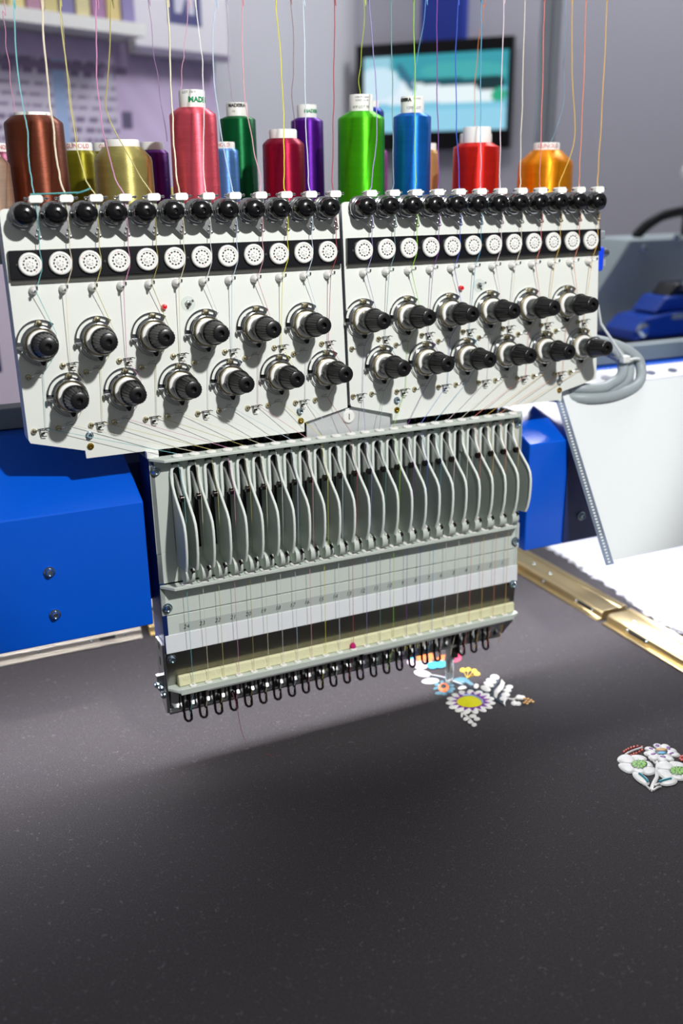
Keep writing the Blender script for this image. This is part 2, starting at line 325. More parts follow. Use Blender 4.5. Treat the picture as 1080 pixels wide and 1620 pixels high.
EA= [('skyblue', [16.09, 1.96, 0.24, -0.12, -0.14, -0.26]), ('orange', [16.6, 1.71, 0.0, -0.38, -0.33, -0.27]), ('orange', [16.94, 1.55, 0.2, -0.1, -0.26, -0.46]), ('orange', [17.41, 1.17, 0.36, 0.11, -0.08, -0.25]), ('orange', [17.69, 2.01, 0.13, -0.06, -0.08, -0.14]), ('palepink', [15.95, 1.51, 0.21, -0.1, -0.18, -0.32]), ('palepink', [16.17, 1.01, 0.31, -0.15, -0.2, -0.36]), ('skyblue', [16.62, 0.68, 0.23, -0.11, -0.18, -0.31]), ('skyblue', [17.01, 0.6, 0.25, -0.12, -0.18, -0.31]), ('skyblue', [17.36, 0.53, 0.22, -0.11, -0.13, -0.22]), ('crimson', [17.95, 0.83, 0.37, -0.04, -0.15, -0.3]), ('crimson', [18.26, 1.05, 0.17, -0.08, -0.18, -0.3]), ('white', [18.31, 1.86, 0.14, -0.07, -0.21, -0.35]), ('white', [18.46, 1.68, 0.17, -0.08, -0.2, -0.33]), ('white', [18.52, 1.41, 0.11, -0.06, -0.1, -0.16]), ('white', [15.84, 0.26, 0.29, -0.31, -0.17, -0.25]), ('white', [15.81, -0.54, 0.39, -0.14, -0.13, -0.23]), ('white', [16.63, -0.75, 0.13, 0.05, -0.06, -0.23]), ('white', [16.83, -1.73, 0.23, -0.04, -0.08, -0.14]), ('white', [17.47, -1.89, 0.11, -0.05, -0.12, -0.18]), ('yellow', [17.72, -0.31, 0.13, -0.06, -0.11, -0.17]), ('yellow', [17.98, -0.38, 0.12, -0.06, -0.1, -0.16]), ('yellow', [18.17, -0.62, 0.12, -0.06, -0.1, -0.16]), ('yellow', [18.13, -0.92, 0.14, -0.07, -0.1, -0.16]), ('teal', [15.91, -0.98, 0.07, -0.14, -0.09, -0.11]), ('teal', [15.7, -1.27, 0.15, -0.02, -0.05, -0.1]), ('teal', [16.24, -0.87, 0.09, -0.04, -0.07, -0.12]), ('teal', [16.48, -1.06, 0.1, -0.05, -0.07, -0.12]), ('teal', [16.46, -1.34, 0.12, -0.06, -0.07, -0.11]), ('teal', [16.34, -1.62, 0.12, -0.06, -0.07, -0.12]), ('teal', [16.12, -1.78, 0.14, -0.07, -0.07, -0.12]), ('teal', [15.61, -1.71, 0.19, -0.09, -0.07, -0.12]), ('teal', [15.79, -1.87, 0.11, -0.05, -0.07, -0.12]), ('orange', [16.05, -1.34, 0.23, -0.11, -0.22, -0.36]), ('black', [16.06, -1.3, 0.12, -0.06, -0.11, -0.18]), ('petal', [16.48, -2.99, 17.42, -3.57], 15), ('petal', [16.48, -2.99, 17.06, -3.86], 15), ('petal', [16.48, -2.99, 16.61, -4.0], 15), ('petal', [16.48, -2.99, 16.14, -3.96], 15), ('petal', [16.48, -2.99, 15.72, -3.76], 15), ('petal', [16.48, -2.99, 15.44, -3.43], 15), ('petal', [16.48, -2.99, 15.33, -3.02], 15), ('petal', [16.48, -2.99, 15.41, -2.6], 15), ('petal', [16.48, -2.99, 15.68, -2.24], 15), ('petal', [16.48, -2.99, 16.1, -2.0], 15), ('petal', [16.48, -2.99, 16.59, -1.93], 15), ('petal', [16.48, -2.99, 17.06, -2.05], 15), ('petal', [16.48, -2.99, 17.43, -2.34], 15), ('petal', [16.48, -2.99, 17.63, -2.74], 15), ('petal', [16.48, -2.99, 17.62, -3.17], 15), ('purple', [16.48, -2.99, 0.66, -0.32, -0.37, -0.58]), ('yellow2', [16.41, -3.03, 0.54, -0.26, -0.27, -0.43]), ('white', [18.7, -1.57, 0.15, -0.16, -0.15, -0.19]), ('white', [18.35, -1.81, 0.15, -0.22, -0.15, -0.17]), ('white', [18.07, -2.02, 0.12, -0.25, -0.15, -0.16]), ('white', [17.73, -2.28, 0.12, -0.24, -0.17, -0.18]), ('white', [18.77, -2.64, 0.17, -0.08, -0.11, -0.16]), ('white', [18.51, -2.87, 0.18, -0.09, -0.11, -0.16]), ('white', [18.23, -3.15, 0.19, -0.09, -0.12, -0.17]), ('white', [17.95, -3.39, 0.16, -0.08, -0.11, -0.16]), ('white', [18.64, -3.6, 0.13, -0.06, -0.12, -0.17]), ('white', [18.75, -3.69, 0.14, -0.07, -0.11, -0.15]), ('white', [18.15, -3.95, 0.13, -0.07, -0.11, -0.17]), ('white', [18.29, -4.06, 0.12, -0.06, -0.1, -0.15]), ('gold', [18.76, -3.88, 0.06, -0.03, -0.05, -0.07]), ('gold', [18.87, -3.97, 0.06, -0.03, -0.05, -0.06]), ('gold', [18.93, -4.12, 0.06, -0.03, -0.05, -0.06]), ('gold', [18.92, -4.28, 0.06, -0.03, -0.05, -0.06]), ('gold', [18.68, -4.09, 0.06, -0.03, -0.05, -0.06]), ('gold', [18.77, -4.2, 0.06, -0.03, -0.05, -0.06]), ('gold', [18.52, -4.17, 0.06, -0.03, -0.05, -0.06]), ('gold', [18.6, -4.3, 0.06, -0.03, -0.05, -0.06]), ('white', [15.51, -3.79, 0.05, -0.02, -0.11, -0.18]), ('white', [15.5, -4.13, 0.11, -0.05, -0.08, -0.12]), ('white', [15.55, -4.42, 0.11, -0.05, -0.08, -0.12]), ('white', [15.57, -4.69, 0.11, -0.05, -0.08, -0.13]), ('white', [15.93, -4.35, 0.13, -0.06, -0.08, -0.12]), ('white', [15.9, -4.07, 0.15, -0.07, -0.08, -0.13])]
PA= [('teal', [[16.84, -0.83], [17.26, -0.82], [17.49, -1.04], [17.48, -1.7], [17.28, -1.74], [17.18, -1.4], [16.96, -1.42], [16.84, -1.15], [16.77, -0.99]]), ('white', [[18.9, -1.83], [18.85, -2.19], [18.47, -2.62], [18.01, -2.88], [17.69, -3.23], [17.7, -3.02], [17.94, -2.62], [18.41, -2.29], [18.68, -2.13]]), ('navy', [[18.81, -1.72], [18.68, -1.99], [18.15, -2.4], [17.69, -2.95], [17.75, -2.72], [18.2, -2.23]])]
LA= [('yellow', [[17.51, -1.04], [17.72, -0.31]]), ('yellow', [[17.51, -1.04], [17.98, -0.38]]), ('yellow', [[17.51, -1.04], [18.17, -0.62]]), ('yellow', [[17.51, -1.04], [18.13, -0.92]]), ('navy', [[16.02, -0.06], [16.48, -0.58], [16.77, -1.27], [17.16, -1.99], [17.58, -2.64], [17.62, -3.42], [17.66, -3.91]]), ('white', [[16.04, -0.02], [16.52, -0.53], [16.81, -1.21], [16.94, -1.57]]), ('paleblue', [[16.4, -2.43], [16.73, -2.56], [16.89, -2.84], [16.93, -3.19], [16.83, -3.41]]), ('navy', [[18.53, -2.78], [17.97, -3.09], [17.67, -3.45]]), ('white', [[17.66, -3.91], [17.82, -3.65], [18.12, -3.44], [18.29, -3.62], [18.75, -3.59]]), ('white', [[18.29, -3.62], [18.25, -3.91]]), ('white', [[15.61, -3.6], [15.67, -3.93], [15.62, -4.54]])]
EB= [('red', [19.99, -9.06, 0.05, -0.02, -0.06, -0.07]), ('red', [20.14, -9.01, 0.05, -0.02, -0.06, -0.07]), ('red', [20.28, -8.98, 0.05, -0.02, -0.06, -0.07]), ('red', [20.43, -8.97, 0.05, -0.02, -0.06, -0.07]), ('red', [20.58, -8.97, 0.05, -0.02, -0.06, -0.07]), ('red', [20.75, -8.99, 0.05, -0.02, -0.06, -0.07]), ('red', [20.88, -9.11, 0.05, -0.02, -0.06, -0.07]), ('red', [20.73, -9.29, 0.05, -0.02, -0.06, -0.07]), ('red', [20.55, -9.34, 0.05, -0.02, -0.06, -0.07]), ('red', [20.36, -9.37, 0.05, -0.02, -0.06, -0.07]), ('red', [20.23, -9.36, 0.05, -0.02, -0.06, -0.07]), ('red', [20.08, -9.39, 0.05, -0.02, -0.06, -0.07]), ('petal', [21.31, -9.74, 21.59, -9.17], 9), ('petal', [21.31, -9.74, 21.93, -9.42], 9), ('petal', [21.31, -9.74, 21.98, -9.9], 9), ('petal', [21.31, -9.74, 21.85, -10.26], 9), ('petal', [21.31, -9.74, 21.27, -10.44], 9), ('petal', [21.31, -9.74, 20.86, -10.33], 9), ('petal', [21.31, -9.74, 20.56, -9.99], 9), ('petal', [21.31, -9.74, 20.58, -9.59], 9), ('petal', [21.31, -9.74, 20.92, -9.22], 9), ('purple', [21.47, -9.35, 0.04, -0.08, -0.08, -0.06]), ('purple', [21.09, -9.41, 0.05, -0.08, -0.06, -0.05]), ('purple', [20.9, -9.75, 0.12, -0.02, -0.04, -0.06]), ('purple', [21.11, -10.06, 0.09, -0.08, -0.05, -0.05]), ('purple', [21.6, -10.03, 0.12, -0.01, -0.04, -0.06]), ('purple', [21.74, -9.7, 0.0, -0.11, -0.09, -0.05]), ('black', [21.33, -9.74, 0.23, -0.11, -0.16, -0.17]), ('skyblue', [21.25, -9.83, 0.18, -0.09, -0.08, -0.08]), ('gold', [21.41, -9.65, 0.2, -0.1, -0.07, -0.08]), ('petal', [19.89, -10.07, 19.58, -9.24], 5.5), ('petal', [19.89, -10.07, 20.35, -9.5], 5.5), ('petal', [19.89, -10.07, 20.4, -10.26], 5.5), ('petal', [19.89, -10.07, 19.99, -10.81], 5.5), ('petal', [19.89, -10.07, 19.45, -10.52], 5.5), ('petal', [19.89, -10.07, 19.04, -9.98], 5.5), ('black', [19.89, -10.07, 0.3, -0.14, -0.2, -0.23]), ('lime', [20.08, -10.16, 0.09, -0.04, -0.05, -0.05]), ('lime', [19.98, -10.22, 0.05, -0.08, -0.05, -0.04]), ('lime', [19.85, -10.24, -0.03, -0.12, -0.06, -0.02]), ('lime', [19.74, -10.2, -0.13, -0.11, -0.02, 0.03]), ('lime', [19.67, -10.12, -0.13, -0.03, 0.02, 0.05]), ('lime', [19.67, -10.02, -0.1, 0.02, 0.04, 0.05]), ('lime', [19.74, -9.94, -0.07, 0.06, 0.05, 0.05]), ('lime', [19.86, -9.9, -0.02, 0.1, 0.06, 0.04]), ('lime', [19.99, -9.92, 0.09, 0.14, 0.05, -0.0]), ('lime', [20.08, -9.98, 0.14, 0.07, -0.01, -0.05]), ('lime', [20.11, -10.07, 0.12, -0.0, -0.03, -0.06]), ('lime', [19.89, -10.07, 0.08, -0.04, -0.05, -0.06]), ('petal', [20.93, -11.08, 20.64, -10.27], 5.5), ('petal', [20.93, -11.08, 21.4, -10.54], 5.5), ('petal', [20.93, -11.08, 21.43, -11.27], 5.5), ('petal', [20.93, -11.08, 21.02, -11.79], 5.5), ('petal', [20.93, -11.08, 20.48, -11.51], 5.5), ('petal', [20.93, -11.08, 20.08, -10.98], 5.5), ('black', [20.93, -11.08, 0.29, -0.14, -0.21, -0.22]), ('lime', [21.11, -11.17, 0.08, -0.04, -0.05, -0.05]), ('lime', [21.01, -11.23, 0.04, -0.08, -0.06, -0.04]), ('lime', [20.89, -11.24, -0.03, -0.12, -0.06, -0.02]), ('lime', [20.77, -11.2, -0.13, -0.1, -0.02, 0.03]), ('lime', [20.71, -11.12, -0.13, -0.03, 0.02, 0.05]), ('lime', [20.71, -11.03, -0.1, 0.02, 0.04, 0.05]), ('lime', [20.79, -10.95, -0.07, 0.06, 0.05, 0.05]), ('lime', [20.9, -10.92, -0.02, 0.1, 0.06, 0.04]), ('lime', [21.03, -10.93, 0.09, 0.13, 0.05, -0.0]), ('lime', [21.12, -10.99, 0.14, 0.06, -0.01, -0.05]), ('lime', [21.15, -11.08, 0.12, -0.0, -0.04, -0.05]), ('lime', [20.93, -11.08, 0.07, -0.04, -0.05, -0.06]), ('red', [21.79, -10.37, 0.06, -0.03, -0.06, -0.07]), ('red', [21.87, -10.38, 0.06, -0.03, -0.06, -0.07]), ('red', [21.65, -10.47, 0.06, -0.03, -0.06, -0.07]), ('red', [21.65, -10.57, 0.06, -0.03, -0.06, -0.07]), ('red', [21.8, -10.51, 0.06, -0.03, -0.06, -0.07]), ('white', [19.32, -10.81, -0.02, 0.44, 0.25, 0.14]), ('white', [20.12, -11.44, 0.36, -0.12, -0.19, -0.22])]
PB= [('white', [[20.75, -10.06], [20.82, -10.12], [20.5, -10.48], [20.28, -10.79], [19.99, -11.07], [19.65, -11.31], [19.33, -11.5], [19.18, -11.63], [19.12, -11.59], [19.15, -11.47], [19.39, -11.28], [19.77, -11.06], [20.13, -10.77], [20.41, -10.43]])]
LB= [('white', [[19.86, -9.28], [20.08, -9.21], [20.48, -9.17], [20.85, -9.17]]), ('white', [[20.51, -10.0], [20.58, -10.08], [20.53, -10.3]]), ('white', [[20.82, -10.36], [20.68, -10.35], [20.56, -10.37]]), ('white', [[20.25, -10.46], [20.21, -10.65], [20.19, -10.75]]), ('white', [[20.47, -10.72], [20.36, -10.72], [20.23, -10.77]]), ('white', [[19.13, -11.16], [19.18, -11.28], [19.14, -11.56]]), ('white', [[19.66, -11.56], [19.51, -11.54], [19.2, -11.61]]), ('white', [[19.47, -11.42], [19.65, -11.38], [19.77, -11.37]]), ('tealline', [[19.37, -11.15], [19.43, -10.85], [19.43, -10.57]]), ('tealline', [[19.77, -11.33], [20.04, -11.34], [20.33, -11.37]])]

# ================================================================== THE SETTING
CORNER = Vector((47.65, 73.26, 12.03)); D1 = Vector((0.92, 0.4, 0)).normalized(); D2 = Vector((0.68, -0.74, 0)).normalized()
N1 = Vector((D1.y, -D1.x, 0)); N2 = Vector((D2.y, -D2.x, 0))       # towards the viewer
N2 = -N2 if N2.dot(CAM - CORNER) < 0 else N2
def on1(s, z, off=0.0): p = CORNER + D1 * s + N1 * off; return (p.x, p.y, z)
def on2(s, z, off=0.0): p = CORNER + D2 * s + N2 * off; return (p.x, p.y, z)
FLOOR = ZT - 31
def slab(on, s0, s1, z0, z1, o0, o1):
    mb = MB(); mb.prism([(s0, z0), (s1, z0), (s1, z1), (s0, z1)], o0, o1, lambda p, q, t: on(p, q, t)); return mb
def struct(name, mb, material, label, cat='wall'):
    o = put(name, mb.mesh(name, material, smooth=False)); tag(o, label, cat, kind='structure'); return o
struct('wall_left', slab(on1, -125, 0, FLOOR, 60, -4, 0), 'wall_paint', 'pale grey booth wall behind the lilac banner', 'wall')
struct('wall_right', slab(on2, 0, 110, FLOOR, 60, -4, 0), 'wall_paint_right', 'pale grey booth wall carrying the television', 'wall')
struct('floor', MB().box(-120, 180, -90, 130, FLOOR - 2, FLOOR), 'floor_grey', 'grey hall floor far below the machine', 'floor')

# --- banner, header poster, shelf print on the left wall
def fbm(x, y):
    return 0.5 + 0.25 * math.sin(x * 7.1 + 1.3 * math.sin(y * 3.7)) * math.cos(y * 5.3 + x) + 0.25 * math.sin(x * 17.3 + y * 11.9)
def banner_col(s, t):
    S = -52 + 29.5 * s; Z = -22 + 36.5 * t
    c = [192, 174, 206]
    k = fbm(S * .12, Z * .16); c = [v + (k - .5) * 14 for v in c]
    if Z < 2: c = [198, 186, 202]
    if S < -34.3 and 4.6 < Z < 12.6:
        c = [196, 188, 206]
        row = (Z - 4.6) / 8
        if (row * 9) % 1 > 0.62 and math.sin(S * 9.7 + int(row * 9) * 2.1) + math.sin(S * 4.1 + 5 * int(row * 9)) > -0.7: c = [112, 98, 130]
        if -40.9 < S < -39.6: c = [150, 172, 208]
    if 11.9 < Z < 12.5 and S < -33: c = [128, 110, 140]
    if abs(S + 33.4) < .6 and abs(Z - 8.1) < .7: c = [92, 84, 112]
    return c
b = Thing('banner', 'lilac printed banner with rows of small lettering on the left wall', 'banner', on1(-37, -22, 1.2))
b.org = Vector(on1(-37, -22, 1.2)); b.e.location = b.org * U
b.part('backing', slab(on1, -52, -22.5, -22, 14.5, 0.6, 1.1), 'white_plastic')
picture('print', 150, 170, banner_col, lambda s, t: on1(-52 + 29.5 * s, -22 + 36.5 * t, 1.2), 'poster_print', b.e, b.org)
def header_col(s, t):
    S = -33 + 11 * s; Z = 13.6 + 7 * t
    c = [222, 220, 226]
    if -29.2 < S < -25.2 and 16 < Z < 21:
        c = [78, 78, 128]
        u = (S + 27.2) / 1.4; w = (Z - 18.3) / 1.5
        if abs(u) < 1 and abs(w) < 1 and (abs(abs(u) - .55) < .25 or abs(w) < .18 or (w < -.2 and abs(u - w * .5) < .2)): c = [205, 205, 220]
    if Z < 14.1: c = [120, 112, 136]
    return c
h = Thing('header_board', 'white header board with a dark blue square emblem above the banner', 'sign', (0, 0, 0))
h.org = Vector(on1(-27, 13.6, 3)); h.e.location = h.org * U
h.part('board', slab(on1, -33, -22, 13.6, 21.6, 1.6, 2.7), 'white_plastic')
picture('print', 70, 60, header_col, lambda s, t: on1(-33 + 11 * s, 13.6 + 8 * t, 2.8), 'poster_print', h.e, h.org)
sh = Thing('display_shelf', 'white wall shelf holding upright yellow and purple boxes', 'shelf')
sh.org = Vector(on1(-42, 14.6, 3)); sh.e.location = sh.org * U
sh.part('board', slab(on1, -56, -33.5, 14.6, 15.6, 1.3, 5), 'white_plastic')
cols = [(206, 190, 130), (150, 120, 170), (200, 182, 140), (128, 122, 172), (214, 200, 140), (170, 128, 150), (198, 186, 130), (122, 116, 160), (206, 196, 150), (160, 120, 160), (210, 190, 130), (140, 130, 176)]
for i, c in enumerate(cols):
    if i < 4: continue
    s0 = -52 + i * 1.52; mt = mat('carton_%d' % i, c, 0.6)
    mb = slab(on1, s0, s0 + 1.3, 15.6, 21, 1.6, 4.2)
    o = mb.mesh('carton', mt, smooth=False); o = put('carton', o)
    tag(o, '%s upright carton, %s from the left on the wall shelf' % ('yellow' if i % 2 == 0 else 'purple', ORD[i - 4]), 'carton', 'cartons on the wall shelf')

# --- television
tv = Thing('television', 'black flat television with a bright teal picture on the wall', 'television')
tv.org = Vector(on2(10, 5.8, 2)); tv.e.location = tv.org * U
tv.part('body', slab(on2, 1.6, 18.2, 6.4, 16.3, 0.3, 1.7), 'tv_black')
for nm, a in (('bezel', (0.9, 18.8, 5.8, 7.75)), ('bezel', (0.9, 18.8, 15.6, 16.9)), ('bezel', (0.9, 1.8, 7.75, 15.6)), ('bezel', (18.3, 18.8, 7.75, 15.6))):
    bevel(tv.part(nm, slab(on2, *a, 1.2, 2.1), 'tv_black'), 0.08)
def ell(x, y, cx, cy, rx, ry, rot=0):
    c, s_ = math.cos(rot), math.sin(rot); dx, dy = x - cx, y - cy
    return ((dx * c + dy * s_) / rx) ** 2 + ((-dx * s_ + dy * c) / ry) ** 2
def screen_col(s, t):
    y = 1 - t
    c = [60, 158, 172] if y < .45 else [128, 200, 226]
    if y < .45 and s < .2: c = [150, 205, 222]
    if ell(s, y, .28, .48, .28, .16, .05) < 1: c = [226, 240, 252]
    if ell(s, y, .62, .50, .36, .14, .16) < 1: c = [232, 246, 250]
    if ell(s, y, .1, .35, .16, .22) < 1: c = [205, 232, 246]
    if ell(s, y, .70, .24, .30, .13, .1) < 1: c = [72, 172, 176]
    if ell(s, y, .60, .36, .25, .05, .12) < 1: c = [28, 84, 96]
    if ell(s, y, .88, .40, .1, .1, .4) < 1: c = [20, 52, 58]
    if ell(s, y, .94, .56, .05, .09) < 1: c = [44, 170, 130]
    if ell(s, y, .30, .28, .03, .2, -.3) < 1: c = [52, 110, 136]
    if y > .72: c = [150, 212, 236]
    return c
picture('screen', 70, 40, screen_col, lambda s, t: on2(1.8 + 16.5 * s, 7.75 + 7.85 * t, 1.8), 'screen_glow', tv.e, tv.org)
o = put('wall_column', slab(on2, 8.3, 13.2, 16.9, 40, 0.05, 1.6).mesh('c', 'column_blue', smooth=False)); tag(o, 'dark blue column on the wall right above the television', 'column')
bevel(o, .1)

# --- aluminium post, with grooves
pc = Vector((45.1, 33.0, 0)); px, py = Vector((0.908, -0.418, 0)), Vector((0.418, 0.908, 0))
prof = [(-.7, -.7), (-.12, -.7), (-.12, -.5), (.12, -.5), (.12, -.7), (.7, -.7), (.7, -.12), (.5, -.12), (.5, .12), (.7, .12), (.7, .7), (-.7, .7), (-.7, .12), (-.5, .12), (-.5, -.12), (-.7, -.12)]
mb = MB(); mb.prism(prof, FLOOR, 45, lambda p, q, t: tuple(pc + px * p + py * q + Vector((0, 0, t))))
po_ = Thing('booth_post', 'grooved aluminium booth post standing right of the television', 'post', (pc.x, pc.y, FLOOR)); po_.org = Vector((pc.x, pc.y, FLOOR))
po_.part('post', mb, 'aluminium', smooth=False)
mb = MB(); mb.prism([(-1.2, -1.2), (1.2, -1.2), (1.2, 1.2), (-1.2, 1.2)], FLOOR, FLOOR + .4, lambda p, q, t: tuple(pc + px * p + py * q + Vector((0, 0, t))))
po_.part('foot_plate', mb, 'aluminium', smooth=False)

# ================================================================== TABLE, CLOTH, FRAME
tb = Thing('machine_table', 'white machine table under the stretched black cloth', 'table', (0, 0, 0)); tb.org = Vector((5, 0, FLOOR)); tb.e.location = tb.org * U
bevel(tb.part('top', MB().box(-45, 75, -30, 23, ZT - 1.4, ZT - .12), 'table_white', smooth=False), .05)
for x in (-42, 20, 66):
    for y in (-26, 20): tb.part('leg', MB().box(x - 1, x + 1, y - 1, y + 1, FLOOR, ZT - 1.4), 'rack_grey', smooth=False)
bs = put('backing_sheet', MB().box(24, 74, -24, 22.5, ZT - .11, ZT - .07).mesh('b', 'backing_white', smooth=False)); tag(bs, 'bright white backing sheet lying beyond the right brass rail', 'sheet')

RAG = [(31.0, 13.5), (30.95, 11.16), (30.9, 8.34), (30.49, 6.34), (30.57, 4.74), (30.2, 2.95), (29.85, 1.27), (29.67, -0.38), (29.79, -2.09), (29.7, -6), (29.9, -12), (29.6, -24)]
def rag_x(y):
    for (x0, y0), (x1, y1) in zip(RAG, RAG[1:]):
        if y1 <= y <= y0: t = (y - y0) / (y1 - y0); return x0 + (x1 - x0) * t
    return 29.8
mb = MB(); ys = [13.4 - 37.2 * i / 160 for i in range(161)]; random.seed(3)
top = []
for y in ys: top.append([(-36, y, ZT), (0, y, ZT), (26, y, ZT), (rag_x(y) + random.uniform(-.09, .09) + .08 * math.sin(y * 5), y, ZT)])
vs = [p for r in top for p in r]; n4 = 4
mb.add(vs, [(i*n4+j, i*n4+j+1, (i+1)*n4+j+1, (i+1)*n4+j) for i in range(160) for j in range(3)])
cloth = Thing('black_cloth', 'black cloth with floral embroidery stretched in the brass frame', 'cloth', (0, 0, 0)); cloth.org = Vector((0, -5, ZT)); cloth.e.location = cloth.org * U
co = cloth.part('fabric', mb, 'black_cloth', smooth=False)
sm = co.modifiers.new('thickness', 'SOLIDIFY'); sm.thickness = 0.06 * U; sm.offset = -1
mb = MB(); random.seed(5)
for i in range(260):
    y = random.uniform(-12, 12.5); x = rag_x(y) - .05; l = random.uniform(.15, .5)
    mb.tube([(x, y, ZT - .01), (x + l * .5, y + random.uniform(-.2, .2), ZT + random.uniform(-.02, .06)), (x + l, y + random.uniform(-.35, .35), ZT - .02)], .012, 3)
fr = cloth.part('frayed_edge', mb, 'black_cloth'); fr['kind'] = 'stuff'

# --- brass clamping frame, four rail pieces
def rail_profile():      # across, height : inner lip, face, top, outer ridge
    return [(0, 0), (0, .1), (.28, .1), (.28, .17), (.34, .42), (.5, .52), (1.5, .5), (1.58, .44), (1.66, .54), (1.85, .58), (1.98, .5), (2.02, 0)]
def rail(name, label, fn, a, b, mtl, screws=(), slots=(), topscrews=()):
    t = Thing(name, label, 'rail', (0, 0, 0), group='clamping frame rails')
    t.org = Vector(fn(1, 0, (max(a, -20) + b) / 2)); t.e.location = t.org * U
    mb = MB(); mb.prism(rail_profile(), a, b, fn); bevel(t.part('profile', mb, mtl), .03)
    ax_in = Vector(fn(0, 0, 0)) - Vector(fn(1, 0, 0))
    for s in screws: t.part('screw', MB().lathe([(.07, 0), (.07, .06), (.04, .09)], 10, fn(.3, .3, s), ax_in), 'zinc')
    for s0, s1 in slots:
        mb = MB(); mb.prism([(.25, .2), (.29, .2), (.33, .38), (.28, .38)], s0, s1, fn); t.part('slot', mb, 'dark_gap')
    for s in topscrews: t.part('screw', MB().lathe([(.11, 0), (.11, .03), (.06, .05)], 12, fn(1.0, .51, s), (0, 0, 1)), 'zinc')
    return t
fx = lambda p, q, t: (26.9 + p, t, ZT + q)
fy = lambda p, q, t: (t, 9.8 + p, ZT + q)
rail('frame_rail', 'pale brass frame rail on the right, the farther piece', fx, 1.15, 12.5, 'rail_brass', (6.2, 3.2, 1.9), ((2.0, 3.1),), (8.2, 6.6))
rail('frame_rail', 'brass frame rail on the right, the nearer piece leaving the picture', fx, -24, 0.75, 'rail_brass', (-.9, -2.3), ((-2.2, -1.0),), (-.55, -1.85))
rail('frame_rail', 'silvery brass frame rail below the blue beam at the left edge', fy, -36, 4.75, 'rail_silver', (-.4, 2.2, 3.9), ((2.6, 3.4),))
rail('frame_rail', 'short brass frame rail hidden mostly behind the needle case', fy, 5.15, 26.6, 'rail_brass', (6.2,))

# ================================================================== BLUE MACHINE BODY
body = Thing('embroidery_machine', 'bright blue painted embroidery machine body behind and beside the needle case', 'embroidery machine'); body.org = Vector((12, 3, -13.7)); body.e.location = body.org * U
SLOPE = 0.4084
def yz(p, q, t): return (t, p, q)
beam_prof = [(-1, -13.7), (-1, -8.63), (3.75, -6.69), (6.2, -6.69), (6.2, -13.7)]
for a, b_ in ((-43, 2.98), (20.4, 68)):
    mb = MB(); mb.prism(beam_prof, a, b_, yz); bevel(body.part('cover', mb, 'blue_paint', smooth=False), .05, 2)
mb = MB(); mb.prism([(1.2, -13.6), (1.2, -7.73), (3.75, -6.75), (6.1, -6.75), (6.1, -13.6)], 2.98, 20.4, yz); body.part('center_cover', mb, 'dark_blue', smooth=False)
bevel(body.part('access_plate', MB().box(22.5, 32, -1.08, -1, -13.6, -8.75), 'dark_blue', smooth=False), .02)
def cap_screw(r=.2):
    return MB().lathe([(r, 0), (r, .05), (r * .75, .06), (r * .72, .14), (r * .5, .2), (r * .45, .2), (r * .4, .12), (.001, .12)], 18, (0, 0, 0), (0, -1, 0), cap=False)
scr_zinc = cap_screw(.21).mesh('screw', 'zinc')
for p in ((-.66, -10.81), (-.64, -12.52), (23.47, -12.42)):
    body.inst('screw', scr_zinc, (p[0], -1 if p[0] < 20 else -1.08, p[1]))
for x in (-40, 62): body.part('support', MB().box(x - 2, x + 2, 1, 5, ZT - .1, -13.7), 'dark_blue', smooth=False)

# long grey bar and perforated white strip lying on the body
o = put('guide_bar', MB().box(-43, 67, 4.4, 5.4, -6.64, -5.8).mesh('g', 'bar_grey', smooth=False)); tag(o, 'long grey flat bar lying along the top of the blue machine body', 'bar'); bevel(o, .05)
pt = Thing('perforated_strip', 'white perforated strip with slots on the blue slope beside the white sheet', 'strip'); pt.org = Vector((45, 2.9, -7)); pt.e.location = pt.org * U
sl = math.atan(SLOPE); ca_, sa_ = math.cos(sl), math.sin(sl)
def on_slope(p, q, t): return (p, -1 + q * ca_ - t * sa_, -8.63 + q * sa_ + t * ca_)
mb = MB(); mb.prism([(24.6, 3.65), (66, 3.65), (66, 4.85), (24.6, 4.85)], .02, .1, on_slope); pt.part('strip', mb, 'tissue', smooth=False)
for i in range(26):
    x = 26.2 + i * 1.45; mb = MB(); mb.prism([(x + .28 * math.cos(a) * (1 if abs(math.cos(a)) < .9 else 1.1), 4.2 + .2 * math.sin(a)) for a in [2 * PI * k / 10 for k in range(10)]], .09, .115, on_slope)
    pt.part('slot', mb, 'dark_blue', smooth=False)

# sewing head mount (parts of the same body)
bevel(body.part('head_mount', MB().box(7.5, 16.5, 1.4, 6.0, -6.75, -2.6), 'dark_blue', smooth=False), .15)
mb = MB(); mb.prism([(3.6, -6.2), (3.6, -7.6), (19.9, -7.6), (19.9, -6.2)], .95, 1.1, lambda p, q, t: (p, t, q)); body.part('driver_plate', mb, 'dark_gap', smooth=False)
for i in range(48):
    x = 3.9 + i * .333; body.part('driver_rod', MB().box(x - .05, x + .05, .84, .95, -7.6, -6.3), 'steel' if i % 3 else 'brushed_steel', smooth=False)
mb = MB(); mb.prism([(9.9, -7.3), (14.5, -7.3), (14.5, -6.5), (12.1, -6.1), (9.9, -6.5)], -.38, -.28, lambda p, q, t: (p, t, q)); bevel(body.part('front_bracket', mb, 'bracket_alu', smooth=False), .03)
bd = body.part('number_badge', MB().lathe([(.27, 0), (.27, .05), (.23, .09)], 24, (11.75, -.38, -6.5)), 'white_plastic')
vs, fs = text_shape('1', .36); mb = MB().add([(11.75 + x, -.48, -6.5 + y) for x, y, z in vs], fs); body.part('badge_number', mb, 'ink', parent=bd, smooth=False)
lb = body.part('lamp_bar', MB().box(-12, 34, 1.8, 2.6, -13.85, -13.6), 'rack_grey', smooth=False)
body.part('led_strip', MB().box(-11.8, 33.8, 1.9, 2.5, -13.88, -13.85), 'led_strip', parent=lb, smooth=False)
